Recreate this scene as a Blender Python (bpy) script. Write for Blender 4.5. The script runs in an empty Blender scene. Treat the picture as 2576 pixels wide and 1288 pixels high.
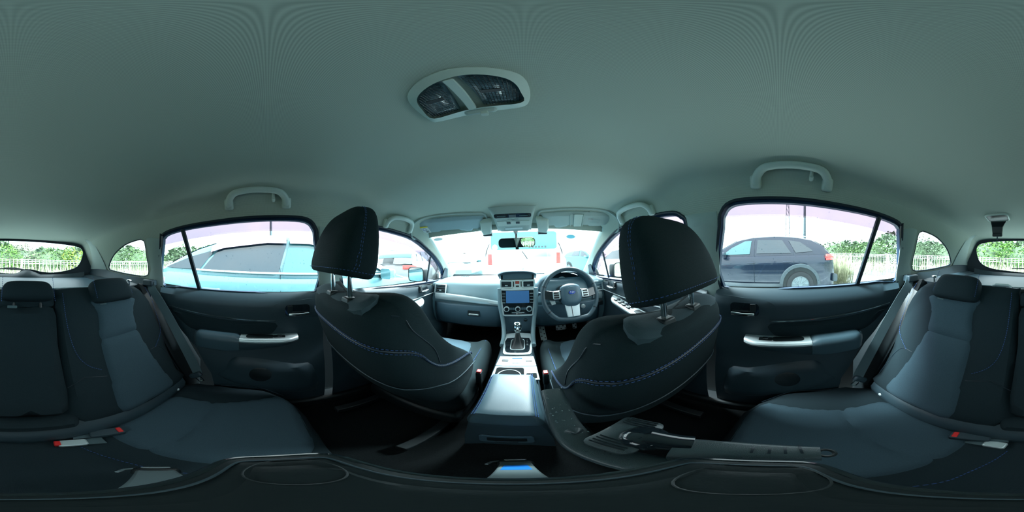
import bpy, bmesh, math, random
from mathutils import Vector, Matrix, geometry
from math import sin, cos, pi, radians, sqrt
random.seed(7)
SC = bpy.context.scene
COL = SC.collection
ZC = 1.25          # height of the viewpoint above the ground; every number below is measured from that height

# ---------------------------------------------------------------- camera (full 360 x 180 equirectangular)
cd = bpy.data.cameras.new('camera'); cam = bpy.data.objects.new('camera', cd); COL.objects.link(cam)
cd.type = 'PANO'
try: cd.cycles.panorama_type = 'EQUIRECTANGULAR'
except Exception: cd.panorama_type = 'EQUIRECTANGULAR'
cd.clip_start = 0.01; cd.clip_end = 2000
yaw, roll = radians(4.016), radians(-1.692)
Rz = Matrix(((cos(yaw), sin(yaw), 0), (-sin(yaw), cos(yaw), 0), (0, 0, 1)))
Ry = Matrix(((cos(roll), 0, sin(roll)), (0, 1, 0), (-sin(roll), 0, cos(roll))))
Mi = (Rz @ Ry).transposed()
ex, ey, ez = Mi @ Vector((1, 0, 0)), Mi @ Vector((0, 1, 0)), Mi @ Vector((0, 0, 1))
cam.matrix_world = Matrix(((ex.x, ez.x, -ey.x, .0584), (ex.y, ez.y, -ey.y, 0), (ex.z, ez.z, -ey.z, ZC), (0, 0, 0, 1)))
SC.camera = cam

# ---------------------------------------------------------------- overcast sky, exposure
w = bpy.data.worlds.new('overcast_sky'); SC.world = w; w.use_nodes = True
nt = w.node_tree; bg = nt.nodes['Background']
tc = nt.nodes.new('ShaderNodeTexCoord'); sp = nt.nodes.new('ShaderNodeSeparateXYZ'); rp = nt.nodes.new('ShaderNodeValToRGB')
nz = nt.nodes.new('ShaderNodeTexNoise'); nz.inputs['Scale'].default_value = 3; mx = nt.nodes.new('ShaderNodeMix'); mx.data_type = 'RGBA'; mx.blend_type = 'MULTIPLY'
nt.links.new(tc.outputs['Generated'], sp.inputs[0]); nt.links.new(sp.outputs['Z'], rp.inputs[0]); nt.links.new(tc.outputs['Generated'], nz.inputs['Vector'])
rp.color_ramp.elements[0].position = 0; rp.color_ramp.elements[0].color = (.74, .93, .97, 1)
rp.color_ramp.elements[1].position = .6; rp.color_ramp.elements[1].color = (.95, 1, 1, 1)
nr = nt.nodes.new('ShaderNodeValToRGB'); nr.color_ramp.elements[0].position = .35; nr.color_ramp.elements[0].color = (.82, .9, .95, 1); nr.color_ramp.elements[1].position = .65
nt.links.new(nz.outputs['Fac'], nr.inputs[0]); nt.links.new(rp.outputs[0], mx.inputs['A']); nt.links.new(nr.outputs[0], mx.inputs['B']); mx.inputs['Factor'].default_value = 1
nt.links.new(mx.outputs['Result'], bg.inputs['Color'])
SKY = 1.7
bg.inputs['Strength'].default_value = SKY
sun = bpy.data.lights.new('veiled_sun', 'SUN'); sun.energy = 13; sun.angle = radians(25); sun.color = (.85, .97, 1)
so = bpy.data.objects.new('veiled_sun', sun); COL.objects.link(so); so.rotation_euler = (radians(42), 0, radians(168))
SC.view_settings.view_transform = 'Standard'; SC.view_settings.look = 'None'; SC.view_settings.gamma = 1
SC.view_settings.exposure = 1.4
try:
    SC.view_settings.use_curve_mapping = False
    SC.cycles.max_bounces = 10; SC.cycles.diffuse_bounces = 6; SC.cycles.transparent_max_bounces = 24; SC.cycles.use_denoising = True
    SC.cycles.caustics_reflective = False; SC.cycles.caustics_refractive = False; SC.cycles.sample_clamp_indirect = 6
except Exception: pass
def portal(name, loc, rot, sx, sy):   # guides sky light through a window opening
    l = bpy.data.lights.new(name, 'AREA'); l.shape = 'RECTANGLE'; l.size = sx; l.size_y = sy
    try: l.cycles.is_portal = True
    except Exception: return
    o = bpy.data.objects.new(name, l); COL.objects.link(o); o.location = (loc[0], loc[1], loc[2] + ZC); o.rotation_euler = rot

# ---------------------------------------------------------------- materials
def mat(name, col, rough=.6, metal=0, bump=0, bscale=400, var=0, vscale=30, spec=.5, coat=0, emit=None, weave=0, alpha=1):
    m = bpy.data.materials.new(name); m.use_nodes = True; n = m.node_tree; b = n.nodes['Principled BSDF']
    b.inputs['Base Color'].default_value = (*col, 1); b.inputs['Roughness'].default_value = rough; b.inputs['Metallic'].default_value = metal
    b.inputs['Specular IOR Level'].default_value = spec; b.inputs['Coat Weight'].default_value = coat; b.inputs['Coat Roughness'].default_value = .05
    if alpha < 1: b.inputs['Alpha'].default_value = alpha
    if emit: b.inputs['Emission Color'].default_value = (*emit[0], 1); b.inputs['Emission Strength'].default_value = emit[1]
    if var or bump or weave:
        t = n.nodes.new('ShaderNodeTexCoord')
    if var:
        x = n.nodes.new('ShaderNodeTexNoise'); x.inputs['Scale'].default_value = vscale; x.inputs['Detail'].default_value = 4
        r = n.nodes.new('ShaderNodeValToRGB'); r.color_ramp.elements[0].position = .3; r.color_ramp.elements[1].position = .7
        r.color_ramp.elements[0].color = (*[c * (1 - var) for c in col], 1); r.color_ramp.elements[1].color = (*[min(1, c * (1 + var)) for c in col], 1)
        n.links.new(t.outputs['Object'], x.inputs['Vector']); n.links.new(x.outputs['Fac'], r.inputs[0]); n.links.new(r.outputs[0], b.inputs['Base Color'])
    if weave:
        x = n.nodes.new('ShaderNodeTexVoronoi'); x.inputs['Scale'].default_value = weave; x.inputs['Randomness'].default_value = .25
        bp = n.nodes.new('ShaderNodeBump'); bp.inputs['Strength'].default_value = .5; bp.inputs['Distance'].default_value = .001
        n.links.new(t.outputs['Object'], x.inputs['Vector']); n.links.new(x.outputs['Distance'], bp.inputs['Height']); n.links.new(bp.outputs[0], b.inputs['Normal'])
    elif bump:
        x = n.nodes.new('ShaderNodeTexNoise'); x.inputs['Scale'].default_value = bscale; x.inputs['Detail'].default_value = 3
        bp = n.nodes.new('ShaderNodeBump'); bp.inputs['Strength'].default_value = bump; bp.inputs['Distance'].default_value = .001
        n.links.new(t.outputs['Object'], x.inputs['Vector']); n.links.new(x.outputs['Fac'], bp.inputs['Height']); n.links.new(bp.outputs[0], b.inputs['Normal'])
    return m
def glassmat(name, tint, refl=1.0, rough=0):
    m = bpy.data.materials.new(name); m.use_nodes = True; n = m.node_tree; n.nodes.remove(n.nodes['Principled BSDF'])
    tr = n.nodes.new('ShaderNodeBsdfTransparent'); tr.inputs[0].default_value = (*tint, 1)
    gl = n.nodes.new('ShaderNodeBsdfGlossy'); gl.inputs['Roughness'].default_value = rough
    lw = n.nodes.new('ShaderNodeLayerWeight'); pw = n.nodes.new('ShaderNodeMath'); pw.operation = 'POWER'; pw.inputs[1].default_value = 5
    mu = n.nodes.new('ShaderNodeMath'); mu.operation = 'MULTIPLY_ADD'; mu.inputs[1].default_value = .85 * min(1, refl); mu.inputs[2].default_value = .045 * refl; mu.use_clamp = True
    ms = n.nodes.new('ShaderNodeMixShader'); n.links.new(lw.outputs['Facing'], pw.inputs[0]); n.links.new(pw.outputs[0], mu.inputs[0]); n.links.new(mu.outputs[0], ms.inputs[0])
    n.links.new(tr.outputs[0], ms.inputs[1]); n.links.new(gl.outputs[0], ms.inputs[2]); n.links.new(ms.outputs[0], n.nodes['Material Output'].inputs[0])
    return m
K = {}
K['headliner'] = mat('headliner_fabric', (.49, .54, .465), .95, spec=.15)
def ribs(m, period):      # fine woven ribs of the headliner cloth
    n = m.node_tree; b = n.nodes['Principled BSDF']; t = n.nodes.new('ShaderNodeTexCoord'); c = tuple(b.inputs['Base Color'].default_value)
    o = None
    for ax, k in (('Y', 1), ('X', .7)):
        x = n.nodes.new('ShaderNodeTexWave'); x.wave_type = 'BANDS'; x.bands_direction = ax; x.inputs['Scale'].default_value = 2 * pi / (20 * period * k); x.inputs['Distortion'].default_value = 0
        n.links.new(t.outputs['Object'], x.inputs['Vector']); r = n.nodes.new('ShaderNodeMapRange'); r.inputs[3].default_value = .82 if ax == 'Y' else .9; r.inputs[4].default_value = 1.1 if ax == 'Y' else 1.05
        n.links.new(x.outputs['Fac'], r.inputs[0])
        if o is None: o = r.outputs[0]
        else:
            q = n.nodes.new('ShaderNodeMath'); q.operation = 'MULTIPLY'; n.links.new(o, q.inputs[0]); n.links.new(r.outputs[0], q.inputs[1]); o = q.outputs[0]
    v = n.nodes.new('ShaderNodeVectorMath'); v.operation = 'SCALE'; v.inputs[0].default_value = c[:3]; n.links.new(o, v.inputs['Scale']); n.links.new(v.outputs[0], b.inputs['Base Color'])
ribs(K['headliner'], .0024)
K['pillar'] = mat('grey_trim_plastic', (.42, .50, .47), .6, bump=.1, bscale=700, spec=.3)
K['handle'] = mat('grey_handle_plastic', (.54, .62, .56), .4, bump=.1, bscale=500)
K['dark'] = mat('dark_door_plastic', (.030, .056, .072), .5, bump=.25, bscale=900)
K['darker'] = mat('black_plastic', (.010, .017, .020), .45, bump=.2, bscale=700)
K['seal'] = mat('rubber_seal', (.008, .02, .032), .5)
K['navy'] = mat('navy_door_frame', (.010, .035, .085), .4)
K['carpet'] = mat('black_carpet', (.008, .011, .012), 1, bump=1, bscale=600, var=.35, vscale=300, spec=.1)
K['fabric'] = mat('black_seat_fabric', (.017, .031, .038), .92, weave=900, spec=.18, var=.12, vscale=500)
K['fabric2'] = mat('front_seat_fabric', (.0135, .026, .030), .92, weave=900, spec=.16, var=.12, vscale=500)
K['insert'] = mat('slate_seat_fabric', (.046, .082, .105), .95, weave=650, spec=.2, var=.1, vscale=400)
K['mesh'] = mat('ribbed_mesh_fabric', (.038, .068, .080), .85, weave=220, spec=.3)
K['leather'] = mat('soft_black_leather', (.05, .095, .12), .42, bump=.35, bscale=900)
K['dash'] = mat('dashboard_skin', (.26, .40, .45), .42, bump=.3, bscale=900)
K['wheelrim'] = mat('grey_wheel_alloy', (.20, .25, .27), .35, .4)
K['plate'] = mat('matte_black_plate', (.012, .019, .021), .5, bump=.6, bscale=150, spec=.3)
K['dashlow'] = mat('lower_dashboard', (.075, .145, .19), .45, bump=.3, bscale=900)
K['silver'] = mat('satin_silver', (.74, .86, .88), .32, .45)
K['chrome'] = mat('chrome', (.85, .9, .9), .08, 1)
K['piano'] = mat('gloss_black', (.012, .02, .026), .12, coat=.6)
K['screen'] = mat('screen_glass', (.04, .10, .20), .15, coat=.5, emit=((.05, .19, .46), .17))
K['stitch'] = mat('blue_thread', (.035, .10, .30), .7)
K['cream_stitch'] = mat('pale_thread', (.22, .34, .44), .7)
K['belt'] = mat('grey_belt_webbing', (.075, .125, .14), .75, bump=.4, bscale=900)
K['red'] = mat('red_button', (.85, .03, .03), .4)
K['white'] = mat('white_paint', (.9, .93, .93), .3, coat=.5)
K['label'] = mat('label_paper', (.72, .8, .8), .6)
K['yellow'] = mat('yellow_label', (.75, .6, .03), .6)
K['ink'] = mat('ink', (.03, .05, .08), .6)
K['redink'] = mat('red_ink', (.5, .08, .06), .6)
K['bluemark'] = mat('blue_badge', (.01, .06, .42), .25, coat=1)
K['mirror'] = mat('mirror_glass', (.75, .85, .87), .02, 1)
K['lens'] = mat('clear_lamp_lens', (.10, .17, .19), .2, coat=.6, bump=.5, bscale=300)
K['wetplastic'] = mat('wet_black_plastic', (.045, .070, .078), .3, bump=.5, bscale=1200, coat=.3)
K['alu'] = mat('brushed_aluminium', (.30, .40, .42), .4, .4)
K['glass'] = glassmat('clear_glass', (.93, 1, 1), .45)
K['tint'] = glassmat('tinted_glass', (.78, .86, .86), .8)
K['visor'] = glassmat('pink_smoke_visor', (.60, .50, .55), .5)
K['drop'] = glassmat('water_drop', (.72, .8, .84), 5, .1)
K['ground'] = mat('wet_asphalt', (.33, .38, .38), .3, bump=.6, bscale=90, var=.3, vscale=3)
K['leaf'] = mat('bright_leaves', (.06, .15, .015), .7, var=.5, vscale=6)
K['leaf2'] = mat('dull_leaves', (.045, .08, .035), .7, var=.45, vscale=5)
K['straw'] = mat('dry_grass', (.25, .26, .16), .8, var=.3, vscale=9)
K['fence'] = mat('white_fence_wire', (.8, .88, .88), .4)
K['tyre'] = mat('tyre_rubber', (.03, .035, .04), .8, bump=.4, bscale=100)
K['carglass'] = mat('dark_car_glass', (.012, .03, .045), .08, coat=1, spec=.8)
K['paleglass'] = mat('pale_car_glass', (.045, .17, .19), .1, coat=1, spec=.8)
K['redlamp'] = mat('tail_lamp_red', (.75, .06, .05), .2, coat=1)
K['lamp'] = mat('head_lamp', (.7, .8, .8), .15, coat=1)
K['clad'] = mat('grey_cladding', (.06, .085, .10), .6)
def paint(n, c): return mat(n, c, .28, .3, coat=1)
K['ourpaint'] = paint('deep_blue_paint', (.01, .07, .30))

# ---------------------------------------------------------------- mesh helpers
def V(*a): return Vector(a)
class MB:
    def __init__(s): s.v = []; s.f = []
    def add(s, vs, fs):
        n = len(s.v); s.v += [tuple(p) for p in vs]; s.f += [tuple(i + n for i in f) for f in fs]; return s
    def box(s, c, d, R=None, taper=1):
        vs = []
        for k in (-1, 1):
            t = taper if k > 0 else 1
            for i, j in ((-1, -1), (1, -1), (1, 1), (-1, 1)):
                p = V(i * d[0] / 2 * t, j * d[1] / 2 * t, k * d[2] / 2)
                if R: p = R @ p
                vs.append(p + V(*c))
        return s.add(vs, [(3, 2, 1, 0), (4, 5, 6, 7), (0, 1, 5, 4), (1, 2, 6, 5), (2, 3, 7, 6), (3, 0, 4, 7)])
    def loft(s, rings, cap=True, closed=True):
        n = len(rings[0]); vs = [p for r in rings for p in r]; fs = []
        for a in range(len(rings) - 1):
            for b in range(n if closed else n - 1):
                c = (b + 1) % n
                fs.append((a * n + b, a * n + c, (a + 1) * n + c, (a + 1) * n + b))
        if cap and closed:
            fs.append(tuple(reversed(range(n)))); fs.append(tuple((len(rings) - 1) * n + k for k in range(n)))
        return s.add(vs, fs)
    def tube(s, pts, r, seg=10, closed=False, squash=1, up=None):
        pts = [V(*p) for p in pts]; N = len(pts); rings = []; prev = None
        for i, p in enumerate(pts):
            a = pts[(i - 1) % N] if (closed or i > 0) else p; b = pts[(i + 1) % N] if (closed or i < N - 1) else p
            t = (b - a).normalized()
            ref = up if up is not None else prev
            if ref is None: ref = V(0, 0, 1) if abs(t.z) < .9 else V(1, 0, 0)
            n1 = (ref - t * ref.dot(t))
            if n1.length < 1e-6: n1 = t.orthogonal()
            n1.normalize(); n2 = t.cross(n1); prev = n1
            rr = r[i] if isinstance(r, (list, tuple)) else r
            rings.append([p + n1 * cos(2 * pi * k / seg) * rr * squash + n2 * sin(2 * pi * k / seg) * rr for k in range(seg)])
        if closed:
            rings.append(rings[0]); return s.loft(rings, cap=False)
        return s.loft(rings)
    def lathe(s, c, prof, axis=V(0, 0, 1), seg=24, closed_profile=False):
        axis = axis.normalized(); u = axis.orthogonal().normalized(); w_ = axis.cross(u)
        rings = [[V(*c) + axis * h + (u * cos(2 * pi * k / seg) + w_ * sin(2 * pi * k / seg)) * r for k in range(seg)] for r, h in prof]
        return s.loft(rings)
    def prism(s, poly, fr, h0, h1):   # poly in (a, b), fr(a, b, h) -> point
        n = len(poly)
        vs = [fr(a, b, h0) for a, b in poly] + [fr(a, b, h1) for a, b in poly]
        return s.add(vs, [tuple(reversed(range(n))), tuple(range(n, 2 * n))] + [(i, (i + 1) % n, (i + 1) % n + n, i + n) for i in range(n)])
    def mirror(s):
        n = len(s.v); s.f += [tuple(reversed([i + n for i in f])) for f in s.f]; s.v += [(-x, y, z) for x, y, z in s.v]; return s
    def flipx(s): s.v = [(-x, y, z) for x, y, z in s.v]; s.f = [tuple(reversed(f)) for f in s.f]; return s

def frame(o, xa, ya):
    o = V(*o); xa = V(*xa).normalized(); ya = V(*ya); ya = (ya - xa * ya.dot(xa)).normalized(); n = xa.cross(ya)
    return lambda a, b, h=0: o + xa * a + ya * b + n * h

def smooth_poly(pts, n=3, closed=True):       # Catmull-Rom through the points
    out = []; N = len(pts)
    for i in range(N if closed else N - 1):
        p = [Vector(pts[(i + k) % N] if closed else pts[max(0, min(N - 1, i + k))]) for k in (-1, 0, 1, 2)]
        for j in range(n):
            t = j / n
            q = .5 * ((2 * p[1]) + (p[2] - p[0]) * t + (2 * p[0] - 5 * p[1] + 4 * p[2] - p[3]) * t * t + (3 * p[1] - p[0] - 3 * p[2] + p[3]) * t ** 3)
            out.append(tuple(q))
    if not closed: out.append(tuple(pts[-1]))
    return out
def inside(p, poly):
    c = False; n = len(poly); x, y = p
    for i in range(n):
        x1, y1 = poly[i][:2]; x2, y2 = poly[(i + 1) % n][:2]
        if (y1 > y) != (y2 > y) and x < (x2 - x1) * (y - y1) / (y2 - y1) + x1: c = not c
    return c
def dist(p, poly):
    m = 1e9; P = Vector(p)
    for i in range(len(poly)):
        a = Vector(poly[i]); b = Vector(poly[(i + 1) % len(poly)]); ab = b - a
        t = max(0, min(1, (P - a).dot(ab) / max(ab.length_squared, 1e-12))); m = min(m, (P - a - ab * t).length)
    return m
def cdt(poly, holes=(), step=.05):
    def dens(l):
        o = []
        for i in range(len(l)):
            a = Vector(l[i]); b = Vector(l[(i + 1) % len(l)]); k = max(1, int((b - a).length / (step * 1.2)))
            o += [a + (b - a) * (j / k) for j in range(k)]
        return o
    loops = [dens(poly)] + [dens(h) for h in holes]
    co = []; ed = []
    for l in loops:
        n = len(co); co += l; ed += [(n + i, n + (i + 1) % len(l)) for i in range(len(l))]
    xs = [p[0] for p in poly]; ys = [p[1] for p in poly]
    x = min(xs) + step * .37
    while x < max(xs):
        y = min(ys) + step * .41
        while y < max(ys):
            if inside((x, y), poly) and not any(inside((x, y), h) for h in holes) and dist((x, y), poly) > step * .45 and all(dist((x, y), h) > step * .45 for h in holes):
                co.append(Vector((x, y)))
            y += step
        x += step
    v, e, f, *_ = geometry.delaunay_2d_cdt(co, ed, [], 0, 1e-6)
    out = []
    for t in f:
        c = sum((v[i] for i in t), Vector((0, 0))) / len(t)
        if inside(c, poly) and not any(inside(c, h) for h in holes):
            t = list(t); a, b, d = v[t[0]], v[t[1]], v[t[2]]
            if (b - a).cross(d - a) < 0: t.reverse()
            out.append(tuple(t))
    return v, out
def sheet(poly, fr, holes=(), step=.05):
    m = MB(); v, f = cdt(poly, holes, step); return m.add([fr(p[0], p[1], 0) for p in v], f)
def pillow(poly, fr, T, r, step=.03, skirt=.02, groove=None):   # an upholstered panel: domed in from its outline, with a skirt going down
    m = MB(); v, f = cdt(poly, (), step)
    def h(p):
        d = dist(p, poly); t = min(1, d / r); q = T * sqrt(max(0, 1 - (1 - t) ** 2))
        if groove: q -= groove(p)
        return q
    vs = [fr(p[0], p[1], h(p)) for p in v]
    m.add(vs, f)
    cnt = {}
    for t in f:
        for i in range(3):
            e = (t[i], t[(i + 1) % 3]); cnt[e] = 1
    b = [e for e in cnt if (e[1], e[0]) not in cnt]
    base = {}
    for e in b:
        for i in e:
            if i not in base: base[i] = len(m.v); m.v.append(tuple(fr(v[i][0], v[i][1], -skirt)))
    for i, j in b: m.f.append((j, i, base[i], base[j]))
    return m
def rrect(w_, h_, r, n=4, cx=0, cy=0):
    o = []
    for sx, sy, a0 in ((1, 1, 0), (-1, 1, 90), (-1, -1, 180), (1, -1, 270)):
        for k in range(n + 1):
            a = radians(a0 + 90 * k / n); o.append((cx + sx * (w_ / 2 - r) + r * cos(a), cy + sy * (h_ / 2 - r) + r * sin(a)))
    return o
def superring(cx, cy, z, rx, y0, y1, n=4, seg=24, fn=None):
    o = []; cyy = (y0 + y1) / 2; ry = (y1 - y0) / 2
    for k in range(seg):
        a = 2 * pi * k / seg; c, s_ = cos(a), sin(a)
        p = V(cx + rx * math.copysign(abs(c) ** (2 / n), c), cyy + ry * math.copysign(abs(s_) ** (2 / n), s_), z)
        o.append(fn(p) if fn else p)
    return o

# ---------------------------------------------------------------- objects
WL = {}
def obj(name, m, material, parent=None, smooth=True, bevel=0, subsurf=0, solid=0, seg=2, angle=40, weld=False):
    base = WL.get(parent.name, V(0, 0, 0)) if parent is not None else None
    if base is None:
        xs = [v[0] for v in m.v]; ys = [v[1] for v in m.v]; zs = [v[2] for v in m.v]
        base = V((min(xs) + max(xs)) / 2, (min(ys) + max(ys)) / 2, min(zs))
    me = bpy.data.meshes.new(name); me.from_pydata([(x - base.x, y - base.y, z - base.z) for x, y, z in m.v], [], m.f)
    if weld:
        b = bmesh.new(); b.from_mesh(me); bmesh.ops.remove_doubles(b, verts=b.verts, dist=1e-5); bmesh.ops.recalc_face_normals(b, faces=b.faces); b.to_mesh(me); b.free()
    me.materials.append(K[material] if isinstance(material, str) else material)
    if smooth:
        for p in me.polygons: p.use_smooth = True
    o = bpy.data.objects.new(name, me); COL.objects.link(o)
    if parent is not None: o.parent = parent
    else: o.location = (base.x, base.y, base.z + ZC)
    WL[o.name] = base
    if smooth and not subsurf:
        try: me.set_sharp_from_angle(angle=radians(angle))
        except Exception: pass
    if bevel:
        d = o.modifiers.new('edge', 'BEVEL'); d.width = bevel; d.segments = seg; d.limit_method = 'ANGLE'; d.angle_limit = radians(35)
    if solid: d = o.modifiers.new('thick', 'SOLIDIFY'); d.thickness = solid; d.offset = -1
    if subsurf: d = o.modifiers.new('smooth', 'SUBSURF'); d.levels = subsurf; d.render_levels = subsurf
    return o
def tag(o, label=None, cat=None, group=None, kind=None):
    if label: o['label'] = label
    if cat: o['category'] = cat
    if group: o['group'] = group
    if kind: o['kind'] = kind
    return o
def empty(name, loc, label=None, cat=None, group=None, kind=None):
    o = bpy.data.objects.new(name, None); COL.objects.link(o); o.location = (loc[0], loc[1], loc[2] + ZC); o.empty_display_size = .05
    WL[o.name] = V(*loc); return tag(o, label, cat, group, kind)
def dashes(pts, r=.0011, dash=.006, gap=.004, step=1):   # a row of visible stitches along a line
    m = MB(); pts = [V(*p) for p in pts]; L = [0]
    for a, b in zip(pts, pts[1:]): L.append(L[-1] + (b - a).length)
    def at(s):
        for i in range(len(L) - 1):
            if s <= L[i + 1]: return pts[i].lerp(pts[i + 1], (s - L[i]) / max(1e-9, L[i + 1] - L[i]))
        return pts[-1]
    s = 0
    while s + dash < L[-1]:
        m.tube([at(s), at(s + dash)], r, 4); s += dash + gap
    return m
def text(name, body, size, loc, xdir, ydir, material, parent, align='CENTER', bold=.0):
    c = bpy.data.curves.new(name, 'FONT'); c.body = body; c.size = size; c.align_x = align; c.align_y = 'CENTER'; c.extrude = .0002; c.offset = bold
    c.materials.append(K[material]); o = bpy.data.objects.new(name, c); COL.objects.link(o)
    x = V(*xdir).normalized(); y = V(*ydir); y = (y - x * y.dot(x)).normalized(); z = x.cross(y)
    b = WL[parent.name]; p = V(*loc) - b
    me = bpy.data.meshes.new_from_object(o); COL.objects.unlink(o); bpy.data.objects.remove(o); o = bpy.data.objects.new(name, me); COL.objects.link(o)
    o.parent = parent; o.matrix_local = Matrix(((x.x, y.x, z.x, p.x), (x.y, y.y, z.y, p.y), (x.z, y.z, z.z, p.z), (0, 0, 0, 1)))
    WL[o.name] = V(*loc); return o
# ================================================================ THE CABIN SHELL
ZCT = [(-1.45, .10), (-1.36, .14), (-1.2, .185), (-1.0, .222), (-.6, .283), (-.2, .315), (.2, .322), (.35, .322), (.38, .317), (.44, .297), (.5, .293), (.75, .282), (.85, .264), (.95, .234), (1.05, .197), (1.2, .13)]
def lerpt(T, x):
    if x <= T[0][0]: return T[0][1]
    for (a, p), (b, q) in zip(T, T[1:]):
        if x <= b: return p + (q - p) * (x - a) / (b - a)
    return T[-1][1]
def zc(y): return (lerpt(ZCT, y - .03) + lerpt(ZCT, y) + lerpt(ZCT, y + .03)) / 3
C0 = [(.712, -.26), (.703, -.15), (.657, 0), (.612, .155), (.594, .222), (.553, .272), (.455, .300), (.25, .316), (0, .322), (-.25, .316)]
def gx(y):
    if y < -.5: return 1 - .055 * (-y - .5) / .85
    if y > .4: return 1 - .05 * (y - .4) / .75
    return 1
def sec(y, t):
    f = (zc(y) + .17) / .492; i = min(8, max(0, int(t))); u = t - i
    P = [Vector(C0[max(0, min(9, i + k))]) for k in (-1, 0, 1, 2)]
    q = .5 * (2 * P[1] + (P[2] - P[0]) * u + (2 * P[0] - 5 * P[1] + 4 * P[2] - P[3]) * u * u + (3 * P[1] - P[0] - 3 * P[2] + P[3]) * u ** 3)
    return q[0] * gx(y), (-.17 + (q[1] + .17) * f if q[1] > -.17 else q[1])
def xw(y, z):      # inner half-width of the cabin side at a height
    lo, hi = 0, 5
    for _ in range(22):
        m = (lo + hi) / 2
        if sec(y, m)[1] < z: lo = m
        else: hi = m
    return sec(y, lo)[0]
ZR = lambda y: sec(y, 4)[1]

REAR_DOOR = [(.230, -.151), (.205, .09), (.192, .140), (.160, .166), (.085, .171), (-.05, .168), (-.19, .160), (-.364, .147), (-.47, .130), (-.503, .112), (-.512, .09), (-.570, -.138), (-.45, -.143), (-.34, -.146), (-.06, -.149)]
QUARTER = [(-.69, -.104), (-.648, -.07), (-.640, .02), (-.636, .095), (-.650, .112), (-.68, .116), (-.80, .092), (-.935, .028), (-1.028, -.055), (-1.03, -.075), (-1.015, -.088), (-.84, -.103)]
FRONT_DOOR = [(.385, -.154), (.37, .10), (.385, .140), (.42, .158), (.52, .160), (.65, .149), (.827, .121), (1.035, .032), (1.20, -.062), (1.325, -.145), (1.325, -.172), (1.283, -.195), (.9, -.185), (.6, -.168)]
def offset(poly, d):
    n = len(poly); out = []
    cx = sum(p[0] for p in poly) / n; cy = sum(p[1] for p in poly) / n
    A = sum(poly[i][0] * poly[(i + 1) % n][1] - poly[(i + 1) % n][0] * poly[i][1] for i in range(n))
    s = 1 if A > 0 else -1
    for i in range(n):
        a = Vector(poly[i - 1]); b = Vector(poly[i]); c = Vector(poly[(i + 1) % n])
        n1 = Vector(((b - a).y, -(b - a).x)).normalized() * s; n2 = Vector(((c - b).y, -(c - b).x)).normalized() * s
        m = (n1 + n2); m = m.normalized() if m.length > 1e-6 else n1
        out.append(tuple(b + m * d / max(.5, m.dot(n1))))
    return out
RDs, QTs, FDs = smooth_poly(REAR_DOOR, 3), smooth_poly(QUARTER, 3), smooth_poly(FRONT_DOOR, 3)
def side_fr(s, dx=0):
    return lambda y, z, h=0: V(s * (xw(y, z) + dx - h), y, z)

# walls: roof rail, pillars and window surrounds, one sheet each side
outer = [(-1.37, -.24)] + [(-1.37, -.10), (-1.345, 0.0)] + [(y, ZR(y) + .016) for y in (-1.33, -1.2, -1.0, -.8, -.6, -.4, -.2, 0, .2, .4, .6, .8, .93)] + [(1.0, .118), (1.12, .045), (1.30, -.075), (1.44, -.165), (1.47, -.25)]
for s, nm in ((-1, 'left'), (1, 'right')):
    m = sheet(outer, side_fr(s), [offset(RDs, .015), QTs, offset(FDs, .013)], .04)
    o = obj('wall_' + nm, m, 'headliner'); tag(o, kind='structure')
# ceiling
m = MB(); NY, NX = 60, 40
def yfront(x): return 1.035 - .085 * (abs(x) / .55) ** 2.2
for i in range(NY + 1):
    for j in range(NX + 1):
        t = 4 + (8 - 4) * (1 - abs(1 - 2 * j / NX)); s = -1 if j < NX / 2 else 1
        x0 = sec(0, t)[0]
        y = -1.345 + (yfront(x0) + 1.345) * i / NY
        x, z = sec(y, t); m.v.append((s * x if j != NX / 2 else 0, y, z))
for i in range(NY):
    for j in range(NX):
        a = i * (NX + 1) + j; m.f.append((a, a + NX + 1, a + NX + 2, a + 1))
ceiling = obj('ceiling', m, 'headliner', angle=80); tag(ceiling, kind='structure')
ROOFPAINT = MB()
for i in range(NY + 1):
    for j in range(NX + 1):
        p = m.v[i * (NX + 1) + j]; ROOFPAINT.v.append((p[0] * 1.09, p[1] * 1.02, p[2] + .035))
ROOFPAINT.f = list(m.f)
tag(obj('trim_roof', ROOFPAINT, 'ourpaint'), kind='structure')
# windscreen header strip and A pillars
for s, nm in ((-1, 'left'), (1, 'right')):
    pts = smooth_poly([(s * .585, .90, .185), (s * .600, 1.02, .118), (s * .628, 1.18, .018), (s * .655, 1.33, -.085), (s * .688, 1.50, -.195)], 4, False)
    m = MB().tube(pts, [.040, .040, .040, .040, .041, .042, .043, .044, .046, .048, .050, .052, .055, .058, .062, .066, .07], 12, squash=.45, up=V(s * 1, .35, .55))
    tag(obj('trim_' + nm, m, 'pillar'), kind='structure')
# windscreen
def ws(a, b):   # a in -1..1 across, b 0 top .. 1 bottom
    top = V(a * .585, 1.055 - .10 * abs(a) ** 2.2, .198 - .034 * abs(a) ** 2); bot = V(a * .70, 1.70 - .20 * abs(a) ** 2, -.205 - .0 * abs(a)); 
    return top.lerp(bot, b) + V(0, .02, .03) * sin(pi * b)
m = MB()
for i in range(9):
    for j in range(21): m.v.append(ws(-1 + j / 10, i / 8))
for i in range(8):
    for j in range(20): a = i * 21 + j; m.f.append((a, a + 1, a + 22, a + 21))
win1 = obj('window_1', m, 'glass'); tag(win1, kind='structure')
m = MB().tube([ws(-1, k / 12) for k in range(13)] + [ws(-1 + k / 10, 1) for k in range(1, 21)] + [ws(1, 1 - k / 12) for k in range(1, 13)], .006, 8)
obj('window_seal', m, 'seal', win1)
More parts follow.
